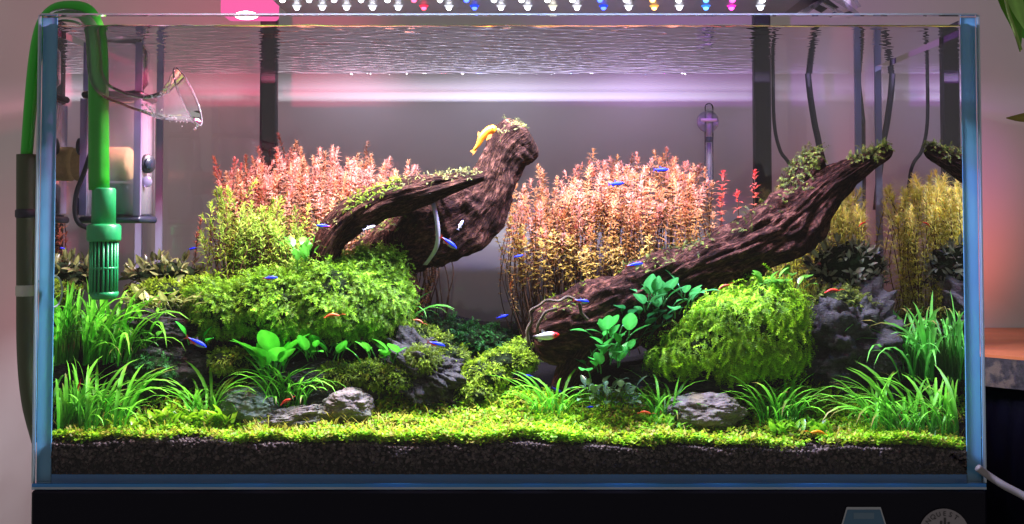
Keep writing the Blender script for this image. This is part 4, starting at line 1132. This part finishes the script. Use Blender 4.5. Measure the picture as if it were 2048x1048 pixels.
moss_on(T4[0], 220, rs, PM_dull, 'moss_tuft', 'moss tuft on the knob of the right driftwood', (1560, 1640, 290, 380), 0.0)

# ------------------------------------------------------------------ stem plants
def stem_plant(base, topp, c_low, c_mid, c_top, rs, leaf=0.0105, lw=0.0013, gap=0.0055, per=5, leafy=0.6, bend=0.012, curl=0.6, up=0.6, stemcol=(0.10, 0.05, 0.025), sr=0.0007):
    base = np.array(base); topp = np.array(topp)
    topp = topp + np.array((rs.normal(0, bend*1.0), rs.normal(0, bend*0.5), rs.normal(0, bend*0.25)))
    mid = (base+topp)/2 + np.array((rs.normal(0, bend), rs.normal(0, bend), 0))
    path = catmull([base, mid, topp], 14)
    L = np.linalg.norm(np.diff(path, axis=0), axis=1).sum()
    sv, sf, _ = tube(path, np.linspace(sr, sr*0.6, 14), 5)
    V, F, C = [], [], []
    T, Nf, Bf = frames(path)
    s = 0.0; cum = np.concatenate([[0], np.cumsum(np.linalg.norm(np.diff(path, axis=0), axis=1))])
    rot = rs.rand()*6
    d = L
    first = True
    while d > L*(1-leafy):
        i = min(12, max(0, np.searchsorted(cum, d)-1)); f = (d-cum[i])/max(1e-6, cum[i+1]-cum[i])
        p = path[i]*(1-f)+path[i+1]*f
        age = (L-d)/(L*leafy)
        t = min(1, age*1.0)
        c = (np.array(c_top)*(1-t*2)+np.array(c_mid)*t*2) if t < 0.5 else (np.array(c_mid)*(2-2*t)+np.array(c_low)*(2*t-1))
        young = max(0, 1-age*9)
        ll = leaf*(0.55+0.45*min(1, age*8+0.25))*(1-0.35*age)*(0.85+0.3*rs.rand())
        lift = up + young*0.75 - 0.35*age
        n_ = per if rs.rand() > 0.3*age else max(2, per-2)
        for k in range(n_):
            a = rot + k*2*math.pi/n_ + rs.normal(0, 0.12)
            r = math.cos(a)*Nf[i]+math.sin(a)*Bf[i]; tt = T[i]
            sdir = np.cross(tt, r)
            lf2 = lift + rs.normal(0, 0.28)
            q1 = r*math.cos(lf2)+tt*math.sin(lf2); q2 = r*math.cos(lf2-curl)+tt*math.sin(lf2-curl)
            m1 = p + q1*ll*0.5; m2 = m1 + q2*ll*0.5
            n = len(V); cc = c*(0.85+0.3*rs.rand())
            V += [p, m1*0.5+p*0.5+sdir*lw*0.8, m1+sdir*lw, m2, m1-sdir*lw, m1*0.5+p*0.5-sdir*lw*0.8]
            F += [(n, n+1, n+2, n+4, n+5), (n+2, n+3, n+4)]
            C += [cc*0.8, cc, cc, cc*1.1, cc, cc]
        rot += math.pi/per + rs.normal(0, 0.15)
        d -= gap*(0.35+min(1, age*7))*(0.55+0.9*rs.rand())
    return (sv, sf, np.tile(np.array(stemcol), (len(sv), 1))), (np.array(V), F, np.array(C))

def bush(name, lab, env, ys, n, cols, seed, drop=(0, 60), foot=None, leaf_h=None, spread=1.0, **kw):
    """env: outline of the bush top in the picture; stems stand between the depths ys and end near that outline"""
    rs = np.random.RandomState(900+seed)
    env = np.array(env, dtype=float)
    ym = sum(ys)/2
    pm = np.array([P(a, b, ym) for a, b in env]); c = pm.mean(axis=0); c[2] = float(soil(c[0], ym))
    t = empty(name, c, lab, 'plant', 'bushes of stem plants')
    for i in range(n):
        u = (i+rs.rand())/n
        px = env[0, 0]+(env[-1, 0]-env[0, 0])*u; y = ys[0]+(ys[1]-ys[0])*rs.rand()
        fr = (y-ys[0])/(ys[1]-ys[0])
        py = np.interp(px, env[:, 0], env[:, 1]) + drop[0] + (drop[1]-drop[0])*((1-fr)*0.55+0.45*rs.rand()**1.5) + rs.normal(0, 4)
        tp = P(px, py, y)
        fx = foot(px) if foot else px
        b = P(fx, 600, y); b[2] = float(soil(b[0], y))-0.003
        b = b + np.array((rs.normal(0, 0.006), 0, 0))
        if tp[2] < b[2]+0.02: continue
        tp[0] = min(max(tp[0], -TX+G+0.012), TX-G-0.012); b[0] = min(max(b[0], -TX+G+0.01), TX-G-0.01)
        if tp[1] > TD-G-0.012: tp[1] = TD-G-0.012
        cl = cols(px, rs)
        k = dict(kw)
        if leaf_h: k['leafy'] = min(0.97, leaf_h/ max(1e-3, tp[2]-b[2]))
        (sv, sf, sc_), (lv, lf, lc) = stem_plant(b, tp, *cl, rs, **k)
        st = obj('stem', sv, sf, M_stem, t, sc_)
        if len(lv): 
            lo = bpy.data.objects.new('leaves', mk('leaves', lv, lf, M_stem, lc)); COL.objects.link(lo)
            lo.parent = st; lo.matrix_basis = Matrix.Identity(4)
    return t
def pinkcols(px, rs):
    k = rs.normal(1, 0.2)
    top_ = np.array(lin(222, 168, 155))*k if rs.rand() < 0.6 else np.array(lin(220, 172, 138))*k
    return np.array(lin(150, 105, 50)), np.array(lin(192, 144, 98))*k, top_
def rightcols(px, rs):
    k = rs.normal(1, 0.2); w = np.clip((px-1150)/200, 0, 1)
    top_ = np.array(lin(220, 168, 122))*k if rs.rand() < 0.45 else np.array(lin(224, 160, 136))*k
    return np.array(lin(130, 105, 50)), np.array(lin(194, 144, 82))*k, top_
def greencols(px, rs):
    k = rs.normal(1, 0.2)
    return np.array(lin(70, 95, 15)), np.array(lin(130, 165, 35))*k, np.array(lin(165, 195, 85))*k
def yellowcols(px, rs):
    k = rs.normal(1, 0.1)
    return np.array(lin(150, 165, 45)), np.array(lin(212, 210, 80))*k, np.array(lin(236, 230, 130))*k
bush('stem_plant_bush', 'dense pink and orange bush behind the left driftwood branch', [(462, 322), (490, 300), (530, 286), (600, 281), (650, 284), (705, 292), (760, 308), (805, 322), (838, 350)], (0.235, 0.305), 240, pinkcols, 1, (0, 125), leaf_h=0.14, bend=0.014, leaf=0.0100, lw=0.00095, gap=0.0047, per=5)
bush('stem_plant_bush', 'yellow green bush left of the pink bush, above the moss mound', [(420, 378), (455, 368), (500, 372), (545, 385), (600, 405), (645, 450)], (0.195, 0.24), 110, greencols, 2, (0, 130), leaf_h=0.15, bend=0.012, leaf=0.0130, lw=0.0009, gap=0.0068, per=4)
bush('stem_plant_bush', 'dense orange pink bush between the two pieces of driftwood', [(1040, 352), (1085, 345), (1140, 322), (1200, 306), (1260, 305), (1320, 296), (1372, 298), (1402, 315)], (0.225, 0.31), 290, rightcols, 3, (0, 150), leaf_h=0.075, bend=0.013, leaf=0.0098, lw=0.00095, gap=0.0047, per=5, foot=lambda x: 1060+(x-1060)*0.97)
bush('stem_plant_bush', 'lower straggling yellow stems at the left side of the middle bush', [(1005, 440), (1030, 420), (1060, 440), (1120, 455), (1200, 470), (1290, 470)], (0.20, 0.235), 30, lambda px, rs: (np.array(lin(90, 75, 30)), np.array(lin(165, 140, 60)), np.array(lin(200, 175, 100))), 4, (0, 60), leaf_h=0.06, bend=0.01, leaf=0.009, foot=lambda x: 1065+(x-1005)*0.85)
for i, (px, py, y, lab) in enumerate(((1452, 350, 0.27, 'pale pink stem just right of the thermometer'), (1478, 388, 0.26, 'shorter pink stem standing before the right lamp post'), (1440, 400, 0.28, 'thin pink stem below the thermometer tip'), (1525, 348, 0.25, 'single red tipped stem in front of the right lamp post'), (1552, 395, 0.245, 'small orange stem peeping over the right driftwood'))):
    rs = np.random.RandomState(60+i)
    tp = P(px, py, y); b = P(px-6, 600, y); b[2] = float(soil(b[0], y))
    (sv, sf, sc_), (lv, lf, lc) = stem_plant(b, tp, lin(120, 95, 60), lin(215, 130, 95), lin(240, 105, 95), rs, leafy=0.6, bend=0.004)
    t = empty('stem_plant', b, lab, 'plant', 'single stems right of the bush')
    obj('stem', sv, sf, M_stem, t, sc_); obj('leaves', lv, lf, M_stem, t, lc)
bush('stem_plant_bush', 'feathery yellow green bush in the rear right corner', [(1560, 400), (1600, 360), (1650, 350), (1690, 375), (1735, 400)], (0.26, 0.315), 72, yellowcols, 5, (0, 70), leaf_h=0.19, bend=0.014, leaf=0.0170, lw=0.00055, per=9, curl=0.8, gap=0.0055)
for i, (px, py, lab) in enumerate(((388, 445, 'thin dry brown stem left of the yellow green bush'), (405, 470, 'second thin dry stem beside the yellow green bush'), (425, 465, 'short pale stem at the foot of the yellow green bush'))):
    rs = np.random.RandomState(80+i); y = 0.26
    tp = P(px, py, y); b = P(px, 560, y); b[2] = float(soil(b[0], y))
    (sv, sf, sc_), (lv, lf, lc) = stem_plant(b, tp, lin(110, 70, 50), lin(170, 110, 80), lin(200, 140, 110), rs, leafy=0.7, leaf=0.012, lw=0.0006, per=4, bend=0.004)
    t = empty('stem_plant', b, lab, 'plant', 'dry stems on the left')
    obj('stem', sv, sf, M_stem, t, sc_); obj('leaves', lv, lf, M_stem, t, lc)
t = empty('bare_stems', P(860, 640, .29), 'bare brown stems hanging behind the left driftwood belly', 'plant')
rs = np.random.RandomState(91)
for i in range(16):
    px = 825+rs.rand()*75; y = 0.27+0.03*rs.rand()
    V, F, _ = tube(catmull([P(px+rs.normal(0, 8), 660, y), P(px+rs.normal(0, 6), 600, y), P(px+rs.normal(0, 8), 545, y), P(px+rs.normal(0, 8), 490, y)], 12), 0.0008, 5)
    obj('stem', V, F, M_stem, t, np.tile((0.075, 0.042, 0.024), (len(V), 1)))

# ------------------------------------------------------------------ the carpet in front
rs = np.random.RandomState(41)
def tiny(n, L, W, col, lift):
    out = []
    for k in range(n):
        V, F, C = [], [], []
        for j in range(4+k % 3):
            a = j*2.1+rs.rand(); d = np.array((math.cos(a), math.sin(a), 0)); s = np.array((-d[1], d[0], 0)); l = lift*rs.rand()
            h = 0.001+0.004*rs.rand()
            b = np.array((0, 0, h)); q = d*math.cos(l)+np.array((0, 0, math.sin(l)))
            nn = len(V); LL = L*(0.7+0.6*rs.rand()); cc = np.array(col)*(0.7+0.6*rs.rand())
            V += [b, b+q*LL*0.3+s*W*0.8, b+q*LL*0.72+s*W, b+q*LL, b+q*LL*0.72-s*W, b+q*LL*0.3-s*W*0.8]
            F += [(nn, nn+1, nn+5), (nn+1, nn+2, nn+4, nn+5), (nn+2, nn+3, nn+4)]
            C += [cc*0.6, cc*0.9, cc, cc*1.05, cc, cc*0.9]
        out.append((np.array(V), F, np.array(C)))
    return out
TP = tiny(5, 0.0034, 0.0011, lin(178, 218, 42), 0.9) + tiny(5, 0.0034, 0.0010, lin(142, 208, 40), 0.9) + tiny(3, 0.004, 0.0012, lin(150, 150, 50), 0.8)
mats = []
for i in range(32000):
    x = rs.uniform(-TX+G+0.003, TX-G-0.003); y = G+0.003+0.115*rs.rand()**1.25
    d = mnoise.noise(Vector((x*14, y*22, 0.3))) + 0.5*mnoise.noise(Vector((x*45, y*60, 2.3)))
    dens = 0.55+0.9*d + 0.35*math.exp(-((x-0.02)/0.12)**2)
    edge = (y-G)/0.012 + mnoise.noise(Vector((x*25, 0, 9)))*1.2
    if rs.rand() > dens or edge < 0.35: continue
    thick = 0.004 + 0.005*max(0, d) + 0.005*math.exp(-((x-0.03)/0.13)**2)
    k = rs.randint(13) if mnoise.noise(Vector((x*9, y*9, 7))) > -0.15 else rs.randint(8)
    z = float(soil(x, y)) + rs.rand()*thick
    mats.append((k, Matrix.Translation((x, y, z)) @ Matrix.Rotation(rs.rand()*6.28, 4, 'Z') @ Matrix.Rotation(rs.normal(0, 0.35), 4, 'X') @ Matrix.Scale(0.8+0.45*rs.rand(), 4)))
o = stuff_from(TP, mats, 'carpet_plants', M_carpet, None, 0.25)
tag(o, 'bright yellow green carpet of tiny leaves along the front', 'ground cover')
HP = [blade(1.0, 0.022, 0.1+0.5*rs.rand(), 0.6+1.3*rs.rand(), lin(120, 115, 35), lin(175, 170, 60), 0.2, 4) for _ in range(6)]
mats = []
for px0, px1, n, py0, py1 in ((500, 790, 420, 815, 860), (880, 1240, 330, 800, 850), (100, 480, 200, 840, 870), (1300, 1420, 130, 835, 870), (1640, 1930, 200, 850, 880), (800, 960, 90, 770, 830)):
    for i in range(n):
        px = rs.uniform(px0, px1); x = P(px, 840, 0.06)[0]; y = rs.uniform(0.022, 0.10)
        mats.append((rs.randint(6), Matrix.Translation((x, y, float(soil(x, y)))) @ Matrix.Rotation(rs.rand()*6.28, 4, 'Z') @ Matrix.Scale(0.010+0.014*rs.rand(), 4)))
o = stuff_from(HP, mats, 'hair_grass', M_carpet, None, 0.3)
tag(o, 'thin yellowish hair grass sprouting through the carpet', 'ground cover')

# ------------------------------------------------------------------ house plant at the upper right, outside the tank
hp = empty('house_plant', P(2060, 30, 0.02), 'green house plant leaves hanging in at the upper right', 'house plant')
M_house = leafmat('house plant leaf', 0.4, 0.3, 0.1, 0.4, 0.15, 40)
def bigleaf(pts, w, col, parent, y=0.02, name='leaf'):
    A = catmull([P(a, b, y) for a, b in pts], 9); V, F, C = [], [], []
    T, Nn, B = frames(A)
    for i, p in enumerate(A):
        t = i/8; ww = M(w, y)*math.sin(math.pi*min(1, t*0.94+0.05)**0.8)+0.0003
        s = np.cross(T[i], (0.25, 1, 0.1)); s /= np.linalg.norm(s)
        for a in (-1, -.5, 0, .5, 1): V.append(p+s*a*ww+np.array((0, -abs(a)*ww*0.3, 0))); C.append(np.array(col)*(1.25 if a == 0 else 1.0))
    for i in range(8):
        for j in range(4): a = i*5+j; F.append((a, a+1, a+6, a+5))
    return obj(name, V, F, M_house, parent, np.array(C))
bigleaf([(1992, -60), (2006, -10), (2025, 30), (2034, 60), (2040, 104)], 15, lin(70, 120, 35), hp)
bigleaf([(2060, -40), (2046, 0), (2040, 30), (2046, 62), (2060, 80)], 24, lin(50, 130, 25), hp, 0.03)
bigleaf([(2015, -50), (2030, 5), (2050, 60)], 14, lin(110, 155, 70), hp, 0.01)
V, F, _ = tube(catmull([P(2004, -40, .01), P(2016, 20, .01), P(2030, 62, .01), P(2042, 100, .01)], 20), 0.0016, 7); obj('stalk', V, F, M_house, hp, np.tile(lin(120, 150, 70), (len(V), 1)))
hp2 = empty('house_plant', P(2075, 240, 0.02), 'single dull leaf reaching in at the right edge', 'house plant')
bigleaf([(2085, 232), (2060, 234), (2036, 236), (2012, 236)], 9, lin(110, 105, 40), hp2)

# ------------------------------------------------------------------ fish and shrimps
M_fish = leafmat('fish skin', 0.4, 0.0, 0.05, 0.25, 0.05, 300)
M_fin = leafmat('fish fin', 0.4, 0.5, 0.05, 0.3, 0.05, 300)
M_eye = plain('fish eye', (0.01, 0.01, 0.012), 0.15)
def fish_body(prof, colf, k=12):
    """prof: (x, half height, half width, centre z); head at +x; colf(x, a) gives the skin colour, a = angle from the belly up"""
    V, C = [], []
    for x, h, w, zc in prof:
        for j in range(k):
            a = 2*math.pi*j/k
            V.append((x, w*math.cos(a), zc+h*math.sin(a))); C.append(colf(x, math.sin(a)))
    n = len(prof); F = []
    for i in range(n-1):
        for j in range(k):
            j2 = (j+1) % k; F.append((i*k+j, i*k+j2, (i+1)*k+j2, (i+1)*k+j))
    F.append(tuple(range(k-1, -1, -1))); F.append(tuple((n-1)*k+j for j in range(k)))
    return np.array(V), F, np.array(C)
PROF = [(-.40, .035, .012, 0), (-.33, .045, .02, 0), (-.2, .075, .045, -.004), (-.05, .115, .07, -.008), (.1, .135, .085, -.008), (.22, .13, .085, -.004), (.33, .105, .072, 0), (.42, .07, .05, .002), (.485, .035, .025, 0), (.5, .012, .01, 0)]
BLUE, RED, SILV, DARKF = lin(22, 55, 250), lin(225, 35, 28), lin(135, 140, 165), lin(40, 45, 60)
def neon(x, s):
    if -0.05 < s < 0.9 and x > -0.3: return BLUE
    if s <= 0.3 and x < 0.08: return RED
    if s >= 0.9: return DARKF
    return SILV
def bluefish(x, s):
    if s > -0.2 and s < 0.85: return BLUE
    return lin(40, 40, 150)
def silver(x, s): return lin(205, 205, 215) if s > -0.3 else lin(170, 175, 190)
def rummy(x, s):
    if x > 0.22: return lin(225, 30, 25)
    if x < -0.3: return lin(60, 60, 60)
    return lin(200, 205, 195)
def orange(x, s): return lin(250, 165, 25) if s > -0.4 else lin(235, 185, 90)
def fin(pts, mat, cols, name, parent):
    V = [p for p in pts]; F = [tuple(range(len(pts)))]
    V2 = [(p[0], p[1]+0.004, p[2]) for p in pts]; n = len(pts)
    F = [tuple(range(n)), tuple(range(2*n-1, n-1, -1))]+[(i, (i+1) % n, (i+1) % n+n, i+n) for i in range(n)]
    me = mk(name, V+V2, F, mat, np.tile(cols, (2*n, 1)), smooth=False)
    return me
FM = {}
def fish_meshes(kind, colf, fincol, tailcol):
    b = fish_body(PROF, colf)
    ev, ef = icosphere(1)
    FM[kind] = dict(body=mk('body', b[0], b[1], M_fish, b[2]),
        tail_fin=fin([(-.38, -.002, .03), (-.52, -.002, .13), (-.47, -.002, .02), (-.46, -.002, 0), (-.47, -.002, -.02), (-.52, -.002, -.13), (-.38, -.002, -.03)], M_fin, tailcol, 'tail_fin', None),
        dorsal_fin=fin([(.06, -.002, .11), (-.04, -.002, .23), (-.10, -.002, .2), (-.08, -.002, .095)], M_fin, fincol, 'dorsal_fin', None),
        anal_fin=fin([(-.05, -.002, -.11), (-.16, -.002, -.19), (-.24, -.002, -.14), (-.24, -.002, -.065)], M_fin, fincol, 'anal_fin', None),
        eye=mk('eye', ev*np.array((.035, .018, .035)), ef, M_eye))
fish_meshes('neon', neon, lin(170, 150, 165), lin(200, 90, 80)); fish_meshes('blue', bluefish, lin(80, 80, 170), lin(70, 60, 170))
fish_meshes('silver', silver, lin(190, 190, 200), lin(190, 190, 205)); fish_meshes('rummy', rummy, lin(190, 195, 190), lin(30, 30, 32))
def fish(px, py, y, length, head, pitch, kind, lab, turn=0.25, name='fish', group='small fish in the water'):
    """head: +1 looks right, -1 looks left; pitch in degrees, nose up positive"""
    c = P(px, py, y); L = M(length, y)
    t = empty(name, c, lab, 'fish', group)
    m = Matrix.Translation(c) @ Matrix.Rotation(-D(pitch)*head, 4, 'Y') @ Matrix.Rotation((0 if head > 0 else math.pi)+turn, 4, 'Z') @ Matrix.Scale(L, 4)
    for k in ('body', 'tail_fin', 'dorsal_fin', 'anal_fin'): link(k, FM[kind][k], t, m)
    for s in (-1, 1): link('eye', FM[kind]['eye'], t, m @ Matrix.Translation((.375, s*.058, .02)))
    return t
fish(648, 452, .115, 30, -1, 2, 'neon', 'blue fish at the foot of the left driftwood branch')
fish(738, 456, .115, 26, 1, 20, 'silver', 'pale violet fish in the hollow under the left driftwood branch')
fish(897, 485, .110, 42, 1, -38, 'neon', 'red and blue fish diving in front of the left driftwood belly')
fish(921, 450, .112, 22, 1, 62, 'silver', 'small silver fish above the diving fish on the driftwood')
fish(540, 556, .085, 30, 1, 2, 'neon', 'blue fish over the upper part of the left moss mound')
fish(392, 684, .080, 46, 1, -30, 'neon', 'red and blue fish beside the three bright leaves')
fish(872, 688, .085, 38, 1, -16, 'neon', 'red and blue fish above the craggy middle rock')
fish(1005, 633, .220, 26, 1, 14, 'blue', 'blue fish before the bare wall in the middle')
fish(1037, 512, .205, 20, 1, 10, 'blue', 'blue fish at the left edge of the middle bush')
fish(1232, 367, .200, 34, 1, 4, 'blue', 'blue fish over the left part of the middle bush')
fish(1322, 339, .205, 32, 1, 0, 'blue', 'blue fish over the upper right part of the middle bush')
fish(1268, 530, .100, 38, 1, 8, 'neon', 'red and blue fish over the lower back of the right driftwood')
fish(1162, 602, .085, 34, 1, -8, 'neon', 'red and blue fish over the mossy cut end of the driftwood')
fish(1058, 752, .090, 22, -1, 10, 'blue', 'dim blue fish behind the grass tuft at the driftwood end')
fish(1114, 780, .095, 26, 1, -30, 'blue', 'dark blue fish in the shade right of the upright grass at the driftwood end')
fish(1180, 814, .060, 18, 1, 0, 'blue', 'tiny blue fish below the grey green plant')
fish(384, 497, .255, 18, 1, 12, 'blue', 'small blue fish far back beside the dry stems')
fish(1089, 672, .070, 60, 1, 4, 'rummy', 'silver fish with a red head in front of the driftwood end', 0.15)
# the orange sucker fish on the driftwood head
of = empty('fish', P(972, 278, .150), 'orange yellow fish clinging to the neck of the left driftwood', 'fish', 'small fish in the water')
pa = catmull([P(948, 300, .150), P(956, 290, .150), P(963, 276, .150), P(974, 264, .150), P(986, 258, .150), P(993, 257, .150)], 22)
rr = np.interp(np.linspace(0, 1, 22), [0, .2, .45, .7, .85, 1], [2, 4.5, 7.5, 9, 8, 3])*M(1, .15)
V, F, _ = tube(pa, rr, 14); obj('body', V, F, M_fish, of, np.tile(lin(240, 150, 35), (len(V), 1)))
def flatfin(pts, col, nm, parent, y):
    V, F = prism([(P(a, b, y)[0], P(a, b, y)[2]) for a, b in pts], y-0.0004, y+0.0004)
    obj(nm, V, F, M_fin, parent, np.tile(col, (len(V), 1)), smooth=False)
flatfin([(950, 297), (940, 302), (947, 307), (944, 312), (954, 300)], lin(250, 180, 80), 'tail_fin', of, .150)
flatfin([(964, 268), (956, 263), (955, 272), (962, 277)], lin(250, 180, 80), 'dorsal_fin', of, .149)
flatfin([(976, 270), (972, 281), (981, 276), (984, 268)], lin(250, 180, 80), 'pectoral_fin', of, .144)
ev, ef = icosphere(1); obj('eye', ev*0.0009+P(985, 257, .1445), ef, M_eye, of)

def shrimp(px, py, y, length, col, lab, ang=0.0, flip=1):
    c = P(px, py, y); L = M(length, y)
    t = empty('shrimp', c, lab, 'shrimp', 'small red shrimps')
    ca, sa = math.cos(ang), math.sin(ang)
    def W(q): x, z = q[0]*flip, q[1]; return c+np.array(((x*ca-z*sa)*L, q[2]*L if len(q) > 2 else 0, (x*sa+z*ca)*L))
    A = catmull([W(q) for q in ((.5, .02), (.3, .06), (.05, .10), (-.2, .06), (-.4, -.04), (-.5, -.10))], 16)
    V, F, _ = tube(A, L*np.interp(np.linspace(0, 1, 16), [0, .15, .4, .7, 1], [.02, .08, .11, .08, .03]), 10)
    seg = np.repeat(np.arange(16), 10); cc = np.array([np.array(col)*(1.15 if s % 2 else 0.85) for s in seg]+[np.array(col)]*2)
    obj('body', V, F, M_fish, t, cc)
    V, F = prism([(W(q)[0], W(q)[2]) for q in ((-.47, -.06), (-.62, -.08), (-.60, -.18), (-.48, -.14))], c[1]-0.0004, c[1]+0.0004); obj('tail_fan', V, F, M_fish, t, np.tile(col, (len(V), 1)))
    for k in range(5):
        a = .3-.13*k
        V, F, _ = tube([W((a, .0, s_*.05)) for s_ in (1,)]+[W((a+.03, -.16, .09))], 0.015*L, 5); obj('leg', V, F, M_fish, t, np.tile(np.array(col)*0.8, (len(V), 1)))
    for s_ in (-1, 1):
        V, F, _ = tube([W((.48, .04, s_*.03)), W((.7, .14, s_*.08)), W((.92, .12, s_*.12))], 0.008*L, 4); obj('antenna', V, F, M_fish, t, np.tile(col, (len(V), 1)))
OR, RD = lin(225, 95, 50), lin(225, 60, 45)
shrimp(665, 632, .085, 28, OR, 'orange shrimp on the face of the left moss mound')
shrimp(572, 803, .060, 22, RD, 'red shrimp between the bright grass tuft and the flat stone', 0.4)
shrimp(838, 643, .120, 20, lin(170, 90, 60), 'dull red shrimp on the moss above the craggy middle rock', -0.5)
shrimp(1448, 574, .095, 24, lin(170, 75, 45), 'brown red shrimp at the top left of the right moss mound', 0.3)
shrimp(1665, 582, .120, 26, RD, 'red shrimp on the moss cap of the tall rock')
shrimp(1636, 866, .030, 30, lin(240, 150, 30), 'orange yellow shrimp on the carpet at front right', 0.0, -1)
shrimp(1290, 826, .050, 24, OR, 'orange shrimp beside the small rosette', -0.2)
shrimp(1023, 570, .230, 22, lin(190, 95, 55), 'small orange shrimp swimming before the wall right of centre', 1.3)
shrimp(158, 772, .020, 16, lin(150, 30, 20), 'dark red shrimp on the front left grass', 1.2)
shrimp(1725, 448, .240, 16, RD, 'tiny red shrimp on the feathery bush in the rear right corner', 0.4)
